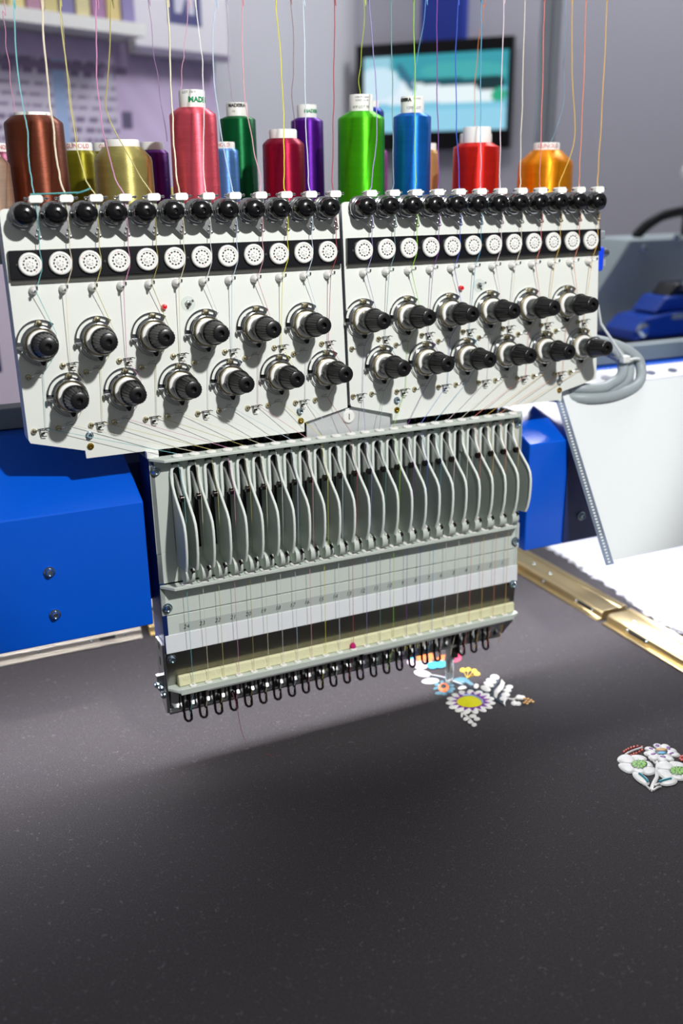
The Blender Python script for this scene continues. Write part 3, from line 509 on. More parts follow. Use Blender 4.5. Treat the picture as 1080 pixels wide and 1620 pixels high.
light('led_bar_light', 'AREA', (11, 2.2, -13.95), (11, 1.5, -19.6), 3.6, (0.98, 0.97, 1.0), shape='RECTANGLE', size=45 * U, size_y=.6 * U)
# shaft ends right of the panels
body.part('thread_shaft', MB().lathe([(.2, 0), (.2, 25.8), (.14, 25.9)], 14, (.3, 1.75, -.72), (1, 0, 0)), 'steel')
body.part('thread_bar', MB().box(.3, 26.0, 1.6, 1.9, -1.3, -1.0), 'aluminium', smooth=False)
bevel(body.part('shaft_bearing', MB().box(24.85, 25.6, 1.2, 2.2, -1.5, -.4), 'blue_plastic'), .12, 3)

# ================================================================== TENSION PANELS   local frame: x = u, y = -h (out of the panel), z = v
TILT = -0.092
def arc(cx, cz, r, a0, a1, n): return [(cx + r * math.cos(math.radians(a0 + (a1 - a0) * i / n)), cz + r * math.sin(math.radians(a0 + (a1 - a0) * i / n))) for i in range(n + 1)]
def uvh(p, q, t): return (p, -t, q)
def flatring(r0, r1, a0, a1, t0, t1, n=24):
    mb = MB(); mb.prism(arc(0, 0, r1, a0, a1, n) + arc(0, 0, r0, a1, a0, n), t0, t1, uvh); return mb
# --- shared meshes
dial_me = MB().lathe([(.36, 0), (.387, .03), (.387, .1), (.36, .135), (.31, .14), (.29, .12), (.14, .12), (.12, .15), (.02, .15)], 36).mesh('dial', 'white_plastic')
mb = MB()
for k in range(12):
    a = 2 * PI * k / 12
    mb.prism([(math.cos(a + e) * r, math.sin(a + e) * r) for e, r in ((-.17, .2), (.17, .2), (.15, .25), (-.15, .25))], .118, .124, uvh)
slots_me = mb.mesh('slots', 'dark_gap')
mb = MB()
for k in range(5):
    a = 2 * PI * k / 5 + .5; mb.lathe([(.022, 0), (.022, .006)], 8, (.085 * math.cos(a), -.149, .085 * math.sin(a)))
dimple_me = mb.mesh('dimples', 'rack_grey')
dot_me = MB().lathe([(.022, 0), (.02, .012)], 8).mesh('marker', 'red_dot')
peg_me = MB().lathe([(.15, 0), (.14, .1), (.09, .24), (.05, .3)], 14, (0, 0, 0), (.05, -1, -.1)).mesh('peg', 'white_plastic')
pin_me = MB().tube([(0, 0, 0), (.03, -.35, .01), (.03, -.42, .03), (.03, -.44, .12)], .035, 8).mesh('pin', 'chrome')
# guide clamp at the panel's top edge
mb = MB().lathe([(.46, .0), (.46, .05), (.40, .1), (.40, .14), (.45, .18), (.45, .22), (.3, .28)], 28)
mb.lathe([(.4, .28), (.42, .32), (.36, .36)], 24)
clamp_me = mb.mesh('clamp_discs', 'chrome')
mb = MB().lathe([(.30, .34), (.36, .38), (.385, .46), (.385, .74), (.36, .86), (.29, .95), (.17, 1.0), (.09, 1.01), (.08, .93), (.01, .93)], 36, flute=.05, fl=(2, 3), per=3)
cknob_me = mb.mesh('knob', 'black_plastic')
mb = MB(); mb.prism([(-.15, -.34), (.02, -.46), (.36, -.78), (.46, -.80), (.52, -.70), (.46, -.42), (.38, -.1), (.1, -.1)], .2, .26, uvh)
mb.ball((.46, -.27, -.73), .065, 10); mb.ball((.34, -.27, -.66), .05, 8); mb.ball((.40, -.27, -.5), .05, 8)
cplate_me = mb.mesh('lower_plate', 'steel')
mb = MB(); mb.prism([(.22, -.05), (.6, -.05), (.6, .42), (.64, .5), (.36, .5), (.34, .3)], .02, .08, uvh); arm_me = mb.mesh('clip_arm', 'lever_steel')
mb = MB(); mb.prism([(.24, .46), (.28, .4), (.66, .4), (.70, .46), (.70, .58), (.64, .64), (.32, .64), (.26, .6)], -.1, .28, uvh); clip_me = mb.mesh('clip', 'white_plastic')
mb = MB(); mb.lathe([(.035, 0), (.035, .7)], 8, (.14, -.12, .54), (1, 0, 0)); mb.ball((.14, -.12, .54), .055, 8); mb.ball((.84, -.12, .54), .055, 8); cpin_me = mb.mesh('clip_pin', 'chrome')
# tension unit
mb = MB().lathe([(.6, 0), (.6, .05), (.54, .08), (.54, .1), (.59, .13), (.59, .17), (.5, .2)], 36); base_me = mb.mesh('tension_base', 'chrome')
wring_me = MB().lathe([(.44, .2), (.475, .22), (.49, .27), (.475, .33), (.42, .36), (.4, .36)], 32).mesh('white_ring', 'white_plastic')
disc_me = MB().lathe([(.56, .17), (.57, .19), (.56, .21)], 32, flute=.05, fl=(0, 1, 2), per=4).mesh('spring_disc', 'nickel')
barrel_me = MB().lathe([(.37, .34), (.37, .88), (.35, .92)], 28).mesh('barrel', 'barrel_grey')
mb = MB().lathe([(.40, .9), (.46, .93), (.47, 1.0), (.45, 1.06), (.42, 1.08), (.41, 1.12), (.325, 1.8), (.30, 1.85), (.27, 1.87), (.11, 1.87), (.1, 1.72), (.01, 1.72)], 60, flute=.09, fl=(5, 6), per=3); knob_me = mb.mesh('knob', 'black_knob')
mb = flatring(.77, .83, 60, 178, .015, .06); mb.v += []; 
m2 = flatring(.6, .66, 60, 178, .015, .06); mb.add(m2.v, m2.f); m2 = flatring(.6, .83, 52, 64, .015, .06, 5); mb.add(m2.v, m2.f); m2 = flatring(.6, .83, 172, 190, .015, .06, 5); mb.add(m2.v, m2.f)
cres_me = mb.mesh('crescent', 'chrome')
screw_me = MB().lathe([(.1, 0), (.1, .07), (.075, .12), (.035, .13), (.03, .09), (.002, .09)], 14, cap=False).mesh('screw', 'nickel')
tscrew_me = MB().lathe([(.11, .08), (.11, .2), (.085, .25), (.03, .26), (.03, .2), (.002, .2)], 14, cap=False).mesh('screw', 'nickel')
mb = MB().box(-.86, -.62, -.2, -.06, -.16, -.06); mb.box(-.8, -.74, -.32, -.2, -.14, -.08); tab_me = mb.mesh('stop_tab', 'steel')
mb = MB().tube([(.0 + x, -.1, z) for x, z in arc(0, 0, .74, 190, 262, 10)], .016, 5); mb.tube([(x, -.2, z) for x, z in arc(.04, 0, .7, 185, 255, 10)], .014, 5); spring_me = mb.mesh('check_spring', 'steel')
mb = MB(); mb.prism([(-.1, -.58), (.1, -.58), (.07, -.68), (.03, -.74), (-.03, -.74), (-.07, -.68)], .04, .16, uvh); foot_me = mb.mesh('spring_stop', 'hook_metal')
# wire hooks beside the small screws
mb = MB().tube([(.05, -.06, 0), (.22, -.1, .03), (.26, -.12, .14), (.46, -.14, .16)], .018, 5); mb.tube([(.26, -.12, .10), (.36, -.24, .12), (.52, -.24, .1)], .015, 5); mb.tube([(.3, -.1, .2), (.5, -.14, .2)], .012, 4); wireA_me = mb.mesh('wire_hook', 'steel')
mb = MB().tube([(.12, -.08, .06), (.5, -.12, .08)], .018, 5); mb.tube([(.2, -.08, .06), (.22, -.1, -.14), (.26, -.12, -.2), (.4, -.14, -.2)], .018, 5); mb.tube([(.34, -.1, .0), (.42, -.24, .1), (.54, -.22, .06)], .015, 5); mb.box(.24, .34, -.16, -.08, -.12, -.06); wireB_me = mb.mesh('wire_hook', 'hook_metal')
zscrew_me = cap_screw(.14).mesh('screw', 'zinc')
bscrew_me = MB().lathe([(.12, 0), (.12, .05), (.05, .06), (.045, .0), (.002, .0)], 14, cap=False).mesh('brass_insert', 'brass')
led_me = MB().lathe([(.1, 0), (.1, .12), (.075, .19), (.03, .21), (.002, .212)], 16, cap=False).mesh('indicator_lamp', 'red_lens')
mb = MB().lathe([(.13, 0), (.13, .06), (.1, .1), (.05, .11)], 6); tog_me = mb.mesh('toggle_switch', 'steel')
lev_me = MB().tube([(0, -.08, 0), (.03, -.28, .06), (.05, -.44, .1)], [.03, .035, .05], 8).mesh('switch_lever', 'chrome')
ring_me = MB().lathe([(.27, 0), (.27, .008)], 24).mesh('switch_label', 'plate_grey')

U1, U2, PS = 0.05, 0.85, 0.9936
def make_panel(label, x0, gap):
    t = Thing('tension_panel', label, 'control panel', (x0, 0, 0), (5.5, 0, -6.85), TILT, group='thread tension panels')
    out = [(-.74, 1.66)] + arc(-.56, 1.64, .18, 175, 92, 5) + [(11.56, 1.82), (11.66, 1.74), (11.64, -6.1), (9.72, -6.5), (9.71, -6.86), (1.14, -6.86), (1.13, -6.57), (-.72, -6.08), (-.77, -5.95)]
    mb = MB(); mb.prism(out, -.12, 0, uvh); bevel(t.part('face_plate', mb, 'panel_white', smooth=False), .03)
    mb = MB(); mb.prism([(-.73, 1.6), (-.75, -5.9), (-.72, -6.05), (-.6, -6.05), (-.6, 1.6)], -1.25, -.12, uvh); t.part('side_wall', mb, 'panel_side', smooth=False)
    mb = MB(); mb.prism([(11.5, 1.6), (11.5, -6.05), (11.63, -6.05), (11.63, 1.6)], -1.25, -.12, uvh); t.part('side_wall', mb, 'panel_side', smooth=False)
    mb = MB(); mb.prism([(-.6, 1.68), (11.5, 1.68), (11.5, 1.58), (-.6, 1.58)], -1.25, -.12, uvh); t.part('top_wall', mb, 'panel_side', smooth=False)
    mb = MB(); mb.prism([(-.64, .47), (11.6, .47), (11.62, -.48), (-.68, -.48)], 0, .2, uvh); st = bevel(t.part('sensor_strip', mb, 'black_strip', smooth=False), .02)
    mb = MB(); mb.prism([(-.66, -.49), (11.6, -.49), (11.6, -.64), (-.66, -.64)], 0, .07, uvh); t.part('strip_shadow_band', mb, 'brushed_steel', smooth=False)  # grey steel band standing in for the strip's cast shadow on the panel
    for u in (-.42, 2.52, 5.5, 8.5, 11.45):
        t.part('strip_screw', MB().lathe([(.06, 0), (.06, .02), (.03, .03)], 10, (u, -.2, -.02)), 'dark_gap')
    random.seed(int(x0 * 10))
    for i in range(12):
        d = t.inst('dial', dial_me, (i, -.2, 0)); sub('dial_slots', slots_me, d); sub('dial_dimples', dimple_me, d)
        a = random.uniform(0, 2 * PI); sub('marker_dot', dot_me, d, (.3 * math.cos(a), -.122, .3 * math.sin(a)))
        p = t.inst('thread_peg', peg_me, (i + .02, 0, -.86)); sub('pin', pin_me, p, (.03, -.18, 0))
        c = t.inst('guide_clamp', clamp_me, (i - .02, 0, 1.58)); sub('knob', cknob_me, c); sub('lower_plate', cplate_me, c); sub('clip_arm', arm_me, c)
        k = sub('clip', clip_me, c); sub('clip_pin', cpin_me, c)
    for row, (u0, v0) in enumerate(((U1, -2.67), (U2, -4.55))):
        for j in range(6):
            u = u0 + PS * 2 * j + gap
            b_ = t.inst('tension_unit', base_me, (u, 0, v0))
            for nm, me in (('white_ring', wring_me), ('spring_disc', disc_me), ('barrel', barrel_me), ('knob', knob_me), ('crescent_plate', cres_me), ('stop_tab', tab_me), ('check_spring', spring_me), ('spring_stop', foot_me)): sub(nm, me, b_)
            sub('screw', tscrew_me, b_, (0, 0, .70))
            s_ = t.inst('screw', screw_me, (u - .56, 0, v0 - 1.1)); sub('wire_hook', wireA_me, s_)
            q = (u - .6, 0, v0 - 3.0) if row == 0 else (u - .15, 0, v0 + 1.08)
            s_ = t.inst('screw', screw_me, q); sub('wire_hook', wireB_me, s_)
    for p in ((1.34, -6.03), (9.55, -6.02)): t.inst('zinc_screw', zscrew_me, (p[0], 0, p[1]))
    for p in ((1.33, -6.43), (9.57, -6.41)): t.inst('brass_insert', bscrew_me, (p[0], 0, p[1]))
    t.inst('indicator_lamp', led_me, (4.5, 0, -1.68))
    r = t.inst('switch_label', ring_me, (5.42, 0, -1.62)); s_ = sub('toggle_switch', tog_me, r); 
    sub('switch_lever', lev_me, r)
    return t
make_panel('white thread tension panel on the left, nearest the brown cone', 0.0, 0.0)
make_panel('white thread tension panel on the right, beside the grey cable', 12.5357, -.09)

# ================================================================== NEEDLE CASE   local frame: x = u, y = -h, z = w
CB = (0, -.9827, -14.0709); CT = -0.0247
nu = [19.2039 - .6492 * k for k in range(24)]        # needle 1 .. 24
case = Thing('needle_case', 'grey needle case with twenty four numbered needles under the panels', 'needle case', CB, (11.7, 0, -3.6), CT)
def plate(name, u0, u1, w0, w1, h0, h1, m_, bev=.02, **kw):
    mb = MB(); mb.prism([(u0, w0), (u1, w0), (u1, w1), (u0, w1)], h0, h1, uvh); o = case.part(name, mb, m_, smooth=False, **kw)
    if bev: bevel(o, bev)
    return o
plate('housing', 3.55, 19.85, -2.2, 6.7, -1.55, -.14, 'dark_gap', 0)
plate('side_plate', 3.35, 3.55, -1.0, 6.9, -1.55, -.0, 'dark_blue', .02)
plate('side_plate', 19.85, 20.03, -1.0, 6.9, -1.55, -.0, 'case_grey', .02)
# perforated upper front plate: frame with an open slot for each lever
plate('front_plate', 3.35, 20.03, 1.95, 3.2, -.12, 0, 'case_grey'); plate('front_plate', 3.35, 20.03, 6.72, 7.0, -.12, 0, 'case_grey')
us = sorted(n_ + .07 for n_ in nu); edges = [3.35] + [x for n_ in us for x in (n_ - .16, n_ + .16)] + [20.03]
for a, b_ in zip(edges[::2], edges[1::2]): plate('slot_land', a, b_, 3.2, 6.72, -.12, 0, 'case_grey', 0)
def ledge(name, w, th, u0, u1, d, m_, slope=.45):
    mb = MB(); mb.prism([(u0, 0), (u0 + slope, d), (u1 - slope, d), (u1, 0)], w, w + th, lambda p, q, t: (p, -q, t)); return bevel(case.part(name, mb, m_, smooth=False), .02)
ledge('upper_ledge', 6.88, .12, 3.35, 20.03, .55, 'case_grey'); ledge('lower_ledge', 1.78, .13, 3.35, 20.03, .55, 'case_grey')
plate('corner_clip', 3.3, 3.75, 6.98, 7.25, -.3, .0, 'white_plastic')
bush_me = MB().lathe([(.11, -.16), (.15, -.14), (.15, 0), (.2, .01), (.2, .06), (.15, .09), (.06, .09), (.05, .05), (.002, .05)], 16, (0, 0, 0), (0, 0, 1), cap=False).mesh('bushing', 'white_plastic')
# loop rims, fins, levers, ears
def band(path, hw, t0, t1):     # flat strip following a path in (u, w)
    L = []; R_ = []
    for i, p in enumerate(path):
        a = path[max(0, i-1)]; c = path[min(len(path)-1, i+1)]; dx, dy = c[0]-a[0], c[1]-a[1]; l = math.hypot(dx, dy)
        L.append((p[0] - dy / l * hw, p[1] + dx / l * hw)); R_.append((p[0] + dy / l * hw, p[1] - dx / l * hw))
    mb = MB(); n = len(path); pts = L + R_
    vs = [uvh(p[0], p[1], t0) for p in pts] + [uvh(p[0], p[1], t1) for p in pts]; fs = []
    for i in range(n - 1):
        fs += [(2*n+i, 2*n+i+1, 3*n+i+1, 3*n+i), (i, i+1, 2*n+i+1, 2*n+i), (n+i, n+i+1, 3*n+i+1, 3*n+i), (i, i+1, n+i+1, n+i)]
    fs += [(0, n, 3*n, 2*n), (n-1, 2*n-1, 4*n-1, 3*n-1)]
    return mb.add(vs, fs)
rim_path = [(-.2, 3.2), (-.2, 6.3)] + [(-.2 * math.cos(a), 6.42 + .2 * math.sin(a)) for a in [PI * k / 10 for k in range(11)]] + [(.2, 6.3), (.2, 5.6)]
rim_me = band(rim_path, .05, -.05, .16).mesh('slot_rim', 'fin_edge')
# fin outline (h, w)
fin_edge = [(.1, 6.3), (.16, 5.95), (.42, 5.6), (.9, 5.2), (1.3, 4.88), (1.48, 4.65), (1.55, 4.35), (1.56, 4.0), (1.52, 3.5), (1.42, 3.1), (1.28, 2.82)]
fin_out = fin_edge + [(1.2, 2.76), (.6, 2.7), (-.02, 2.68), (-.02, 6.3)]
mb = MB(); mb.prism(fin_out, -.03, .03, lambda p, q, t: (t, -p, q)); fin_me = mb.mesh('fin', 'fin_grey', smooth=False)
fr_me = MB().tube([(0, -p, q) for p, q in fin_edge], .055, 8).mesh('fin_rim', 'fin_edge')
lev_out = [(-.3, 6.3), (.0, 6.24), (.3, 6.05), (.6, 5.78), (.78, 5.6), (.84, 5.5), (.8, 5.4), (.7, 5.36), (.45, 5.42), (.1, 5.3), (-.3, 5.25)]
mb = MB(); mb.prism(lev_out, -.035, .035, lambda p, q, t: (t, -p, q)); lever_me = mb.mesh('take_up_lever', 'lever_steel', smooth=False)
eye_me = MB().lathe([(.13, -.09), (.13, .07), (.1, .1), (.05, .1), (.045, .06), (.002, .06)], 14, (0, -.72, 5.5), (-1, 0, 0)).mesh('lever_eye', 'hook_metal')
ear_out = [(0, 2.0), (.45, 2.0)] + [(.42 + .34 * math.cos(a), 2.36 + .36 * math.sin(a)) for a in [math.radians(-60 + 150 * k / 8) for k in range(9)]] + [(.3, 2.7), (0, 2.86)]
mb = MB(); mb.prism(ear_out, -.3, .05, lambda p, q, t: (t, -p, q)); ear_me = mb.mesh('thread_ear', 'case_grey')
eye2_me = MB().lathe([(.17, .0), (.17, .09), (.13, .1), (.08, .13), (.05, .13), (.04, .08), (.002, .08)], 16, (-.08, -.6, 2.46), (-.35, -1, .35)).mesh('ear_eyelet', 'hook_metal')
for k, n_ in enumerate(nu):
    rm = case.inst('slot_rim', rim_me, (n_ + .07, 0, 0))
    f_ = case.inst('fin', fin_me, (n_ + .27, 0, 0)); sub('fin_rim', fr_me, f_)
    if k != 4:
        l_ = case.inst('take_up_lever', lever_me, (n_ + .03, 0, 0)); sub('lever_eye', eye_me, l_)
    else:
        l_ = case.inst('take_up_lever', lever_me, (n_ + .03, 0.5, -1.6)); sub('lever_eye', eye_me, l_)
    e_ = case.inst('thread_ear', ear_me, (n_ + .27, 0, 0)); sub('ear_eyelet', eye2_me, e_)
    case.inst('bushing', bush_me, (n_ + .1, -.3, 7.0)); case.inst('bushing', bush_me, (n_ + .05, -.36, 1.91))
f_ = case.inst('fin', fin_me, (nu[-1] - .15, 0, 0)); sub('fin_rim', fr_me, f_)
# number plates
plate('cover_plate', 3.35, 20.1, .6, 1.8, -.1, .0, 'plate_grey'); plate('cover_plate', 3.36, 20.05, -.25, .56, -.12, -.015, 'plate_grey')
plate('number_tape', 4.0, 19.6, -.2, .17, -.015, -.008, 'tape_grey', 0)
for k, n_ in enumerate(nu):
    vs, fs = text_shape(str(k + 1), .25, .25); mb = MB().add([(n_ + x, .004, y - .02) for x, y, z in vs], fs); case.part('needle_number', mb, 'ink', smooth=False)
plate('white_strip', 3.4, 20.06, -1.03, -.25, -.1, .02, 'strip_white', .01)
mb = MB(); mb.prism([(-.2, -1.0), (-.04, -1.03), (-.05, -1.5), (-.1, -2.0), (-.14, -2.55), (-.24, -2.55)], 3.38, 20.0, lambda p, q, t: (t, -p, q)); case.part('steel_plate', mb, 'brushed_steel')
mb = MB(); mb.prism([(0, -2.08), (.12, -2.0), (.2, -2.08), (.24, -2.5), (-.1, -2.5), (-.1, -2.1)], 3.75, 19.85, lambda p, q, t: (t, -p + .02, q)); bevel(case.part('foam_strip', mb, 'foam'), .06, 2)
# thread tray under the foam
mb = MB(); mb.prism([(3.32, -.15), (3.32, .05), (3.72, .52), (19.55, .52), (19.98, .3), (19.98, -.15)], -2.64, -2.5, lambda p, q, t: (p, -q, t)); bevel(case.part('tray', mb, 'case_grey', smooth=False), .03)
mb = MB(); mb.prism([(.44, -2.5), (.5, -2.44), (.56, -2.46), (.56, -2.68), (.44, -2.68)], 3.74, 19.6, lambda p, q, t: (t, -p, q)); case.part('tray_lip', mb, 'case_grey', smooth=False)
for a, b_ in ((4.75, 11.6), (11.75, 19.1)):
    case.part('tray_rod', MB().tube([(a, -.4, -2.7), (a + .12, -.5, -2.74), (b_, -.5, -2.74)], .05, 8), 'steel')
washer_me = MB().lathe([(.15, 0), (.15, .05), (.1, .08), (.06, .08), (.05, .03), (.002, .03)], 16, (0, 0, 0), (0, 0, 1), cap=False).mesh('tray_bushing', 'white_plastic')
for n_ in nu: case.inst('tray_bushing', washer_me, (n_ + .02, -.34, -2.5))
# polished lower plate with scalloped face, spring guide and side bracket
pts = []
for i in range(24 * 8 + 1):
    u = 3.45 + i * (19.3 - 3.45) / 192; pts.append((u, -.08 + .06 * abs(math.sin(PI * (u - 3.45) / .649))))
mb = MB(); n = len(pts)
mb.add([(u, -hh, -2.66) for u, hh in pts] + [(u, -hh + .12, -3.62) for u, hh in pts], [(i, i+1, n+i+1, n+i) for i in range(n - 1)]); case.part('needle_guide_plate', mb, 'chrome')
plate('guide_back', 3.42, 19.4, -3.6, -2.66, -.5, -.16, 'dark_gap', 0)
plate('guide_lip', 3.3, 19.2, -3.68, -3.56, -.45, .1, 'steel', .02)
mb = MB(); mb.prism([(19.3, -2.66), (19.95, -2.66), (19.9, -3.05), (19.3, -3.6)], -.3, .05, uvh); bevel(case.part('end_cap', mb, 'steel', smooth=False), .04)
mb = MB(); mb.prism([(0.05, -.6), (.05, -3.6), (-.25, -3.75), (-.7, -3.5), (-.95, -2.6), (-.95, -.6)], 3.22, 3.34, lambda p, q, t: (t, -p, q)); br = bevel(case.part('side_bracket', mb, 'steel', smooth=False), .02)
for w in (-.75, -1.45):
    mb = MB(); mb.prism([(-.52, w - .18), (-.42, w - .22), (-.36, w + .1), (-.44, w + .18), (-.52, w + .12)], 3.205, 3.225, lambda p, q, t: (t, -p, q)); case.part('slot', mb, 'dark_gap', smooth=False)
case.part('bracket_tab', MB().box(2.95, 3.3, .1, .3, -2.45, -1.95), 'steel', smooth=False)
for p in ((3.1, .05, -2.45), (3.17, -.02, -2.75), (3.0, .2, -2.35)):
    case.part('bracket_bolt', MB().lathe([(.12, 0), (.14, .05), (.13, .14), (.08, .19)], 12, p, (-.5, -1, 0)), 'zinc')
bigscr = cap_screw(.2).mesh('screw', 'zinc')
for u, w in ((3.56, 6.5), (3.58, .93), (3.58, -1.27), (19.76, 6.5), (19.86, .95), (19.8, -1.16)): case.inst('screw', bigscr, (u, 0, w))
# hanging wire hooks
hk = MB().tube([(-.13, .1, 1.1), (-.13, 0, .5), (-.12, -.02, -.0), (-.10, -.05, -.14), (-.02, -.08, -.22), (.08, -.08, -.23), (.15, -.06, -.18), (.16, -.03, -.06), (.15, 0, .2), (.15, .1, 1.1)], .055, 8)
hook_me = hk.mesh('thread_hook', 'hook_metal')
for k in range(23):
    if k == 19: continue
    case.inst('thread_hook', hook_me, (4.0 + .6492 * k, -.16, -3.84))
# lowered presser foot and needle
pu = nu[4] - .12
ft = case.part('presser_foot', MB().lathe([(.2, 0), (.2, 1.15), (.24, 1.2), (.24, 1.3)], 12, (pu, -.0, -5.5), (0, 0, 1)), 'clear_plastic')
case.part('foot_shank', MB().box(pu - .16, pu - .04, -.1, .1, -4.9, -3.2), 'steel', smooth=False); case.part('foot_shank', MB().box(pu + .1, pu + .42, -.05, .3, -4.25, -3.2), 'hook_metal', smooth=False)
case.part('needle', MB().tube([(pu + .05, 0, -3.0), (pu + .05, 0, -4.6), (pu + .05, 0, -5.45)], [.05, .04, .01], 8), 'chrome')
mb = MB().ball((nu[12] + .02, -.28, -2.36), .14, 10, 1.2, (0, 0, 1)); case.part('pink_fluff', mb, mat('pink_lint', (190, 30, 110), .9))

# ================================================================== LOOSE WHITE SHEET WITH FILM EDGE
sheet = Thing('white_sheet', 'large white plastic sheet with perforated film edge leaning on the beam', 'sheet'); sheet.org = Vector((36, -4.4, -13.52)); sheet.e.location = sheet.org * U
S0, S1 = Vector((22.3, 0.0, -6.75)), Vector((22.3, -4.4, -13.52)); sd = (S1 - S0); sn = Vector((0, sd.z, -sd.y)).normalized(); sn = -sn if sn.y > 0 else sn
def on_sheet(p, q, t): v = S0 + sd * q + Vector((p - 22.3, 0, 0)) + sn * t; return tuple(v)
mb = MB(); mb.prism([(22.72, -.02), (58, -.02), (58, .98), (22.72, .98)], 0, .05, on_sheet); sheet.part('board', mb, 'sheet_white', smooth=False)
mb = MB(); mb.prism([(22.3, 0), (22.75, 0), (22.75, 1.0), (22.3, 1.0)], .01, .03, on_sheet); sheet.part('film_edge', mb, 'film', smooth=False)
mb = MB()
for i in range(56):
    q = .015 + i / 57; mb.prism([(22.45, q), (22.57, q), (22.57, q + .009), (22.45, q + .009)], .03, .036, on_sheet)
o = sheet.part('film_perforations', mb, 'tissue', smooth=False); o['kind'] = 'stuff'

# ================================================================== COILED CABLE AND TIE
def spline(pts, n=10, closed=False):
    P = [Vector(p) for p in pts]; out = []; k = len(P)
    for i in range(k if closed else k - 1):
        g = lambda j: P[j % k] if closed else P[max(0, min(k - 1, j))]
        p0, p1, p2, p3 = g(i-1), g(i), g(i+1), g(i+2)
        for j in range(n):
            t = j / n; out.append(tuple(.5 * ((2*p1) + (p2-p0)*t + (2*p0-5*p1+4*p2-p3)*t*t + (3*p1-p0-3*p2+p3)*t**3)))
    if not closed: out.append(tuple(P[-1]))
    return out
cab = Thing('cable_coil', 'thick grey cable looped and tied beside the right panel', 'cable'); cab.org = Vector((25.5, .8, -7.2)); cab.e.location = cab.org * U
base = [(22.6, 1.9, -4.5), (25.0, 1.2, -4.6), (26.5, .9, -4.95), (27.5, .65, -5.55), (27.65, .4, -6.15), (27.2, .0, -6.65), (26.2, -.3, -6.9), (24.8, -.45, -7.0), (23.5, -.2, -6.95), (22.3, 1.2, -6.9)]
for k, (dx, dy, dz) in enumerate(((0, 0, 0), (-.42, .25, .12), (-.1, .5, -.25), (-.75, .1, .28))):
    f_ = 1 - .04 * k
    cab.part('cable_loop', MB().tube(spline([(25 + (x - 25) * f_ + dx * (1 if x > 25 else .2), y + dy, -5.8 + (z + 5.8) * f_ + dz) for x, y, z in base], 8), .25, 12), 'cable_grey')
cab.part('tie_tail', MB().tube([(24.25, -.2, -2.8), (24.75, .1, -3.7), (26.35, .2, -5.4)], .06, 6), 'tie_white')
bevel(cab.part('tie_head', MB().box(26.2, 26.6, .0, .35, -5.65, -5.3), 'tie_white'), .06)
cab.part('tie_band', MB().tube(spline([(26.4, .15, -5.5), (27.0, .15, -5.5), (27.6, .5, -5.65), (27.8, 1.0, -5.75), (27.5, 1.4, -5.65), (26.9, 1.5, -5.55), (26.3, 1.0, -5.45)], 6, True), .07, 6), 'tie_white')

# ================================================================== SECOND MACHINE AT THE RIGHT, OUT OF FOCUS
cov = Thing('machine_cover', 'dark grey machine cover with chamfered corner behind the cable', 'machine cover'); cov.org = Vector((55, 28, -8.9)); cov.e.location = cov.org * U
mb = MB(); mb.prism([(45.6, -8.9), (45.6, -6.2), (48.75, -2.0), (75, -2.0), (75, -8.9)], 26, 31, lambda p, q, t: (p, t, q)); bevel(cov.part('shell', mb, 'cover_grey', smooth=False), .15, 3)
for p in ((50.1, -2.7), (49.9, -7.15), (53.4, -2.0)): cov.part('bolt', MB().lathe([(.32, 0), (.32, .1), (.2, .22)], 14, (p[0], 26, p[1])), 'zinc')
cov.part('pedestal', MB().box(46, 74, 27, 30.5, FLOOR, -8.9), 'dark_blue', smooth=False)
mo = Thing('drive_motor', 'shiny blue drive motor with black cap in front of the grey cover', 'motor'); mo.org = Vector((50, 22, -10)); mo.e.location = mo.org * U
mb = MB(); mb.prism([(45.1, -8.85), (45.1, -8.2), (46.2, -7.3), (48.6, -7.0), (53, -7.0), (53, -8.85)], 20.5, 24, lambda p, q, t: (p, t, q)); bevel(mo.part('casing', mb, 'motor_blue', smooth=False), .2, 3)
mb = MB(); mb.prism([(47.2, -7.0), (48.2, -5.9), (54, -5.7), (54, -7.0)], 20.9, 23.6, lambda p, q, t: (p, t, q)); bevel(mo.part('upper_casing', mb, 'motor_blue', smooth=False), .2, 3)
mb = MB(); mb.prism([(48.6, -5.9), (49.4, -5.0), (54, -4.9), (54, -5.9)], 21.2, 23.2, lambda p, q, t: (p, t, q)); bevel(mo.part('cap', mb, 'black_plastic', smooth=False), .2, 3)
mo.part('trim_band', MB().box(48.5, 54, 20.35, 20.5, -7.5, -7.15), 'bar_grey', smooth=False)
mo.part('knob', MB().lathe([(.5, 0), (.5, .3), (.3, .45)], 16, (45.7, 20.5, -8.1)), 'zinc')
mo.part('knob', MB().lathe([(.45, 0), (.45, .3), (.3, .45)], 16, (50.3, 21.2, -5.2)), 'zinc')
mo.part('mount', MB().box(46, 54, 20.2, 24, -9.4, -8.85), 'dark_gap', smooth=False)
hd = Thing('swan_neck_hose', 'black curved hose with pale knob at the right picture edge', 'hose'); hd.org = Vector((54, 30, -2)); hd.e.location = hd.org * U
hd.part('hose', MB().tube(spline([(51.0, 28, -1.9), (52.2, 28, -1.0), (54, 28, -.3), (57, 28, -.2), (60, 28, -1.9)], 8), .42, 10), 'black_plastic')
hd.part('pale_knob', MB().ball((56.3, 28, 2.9), .9, 14), 'white_plastic'); hd.part('stalk', MB().tube([(56.5, 28.4, -2), (56.3, 28, 2.2)], .3, 8), 'dark_gap')

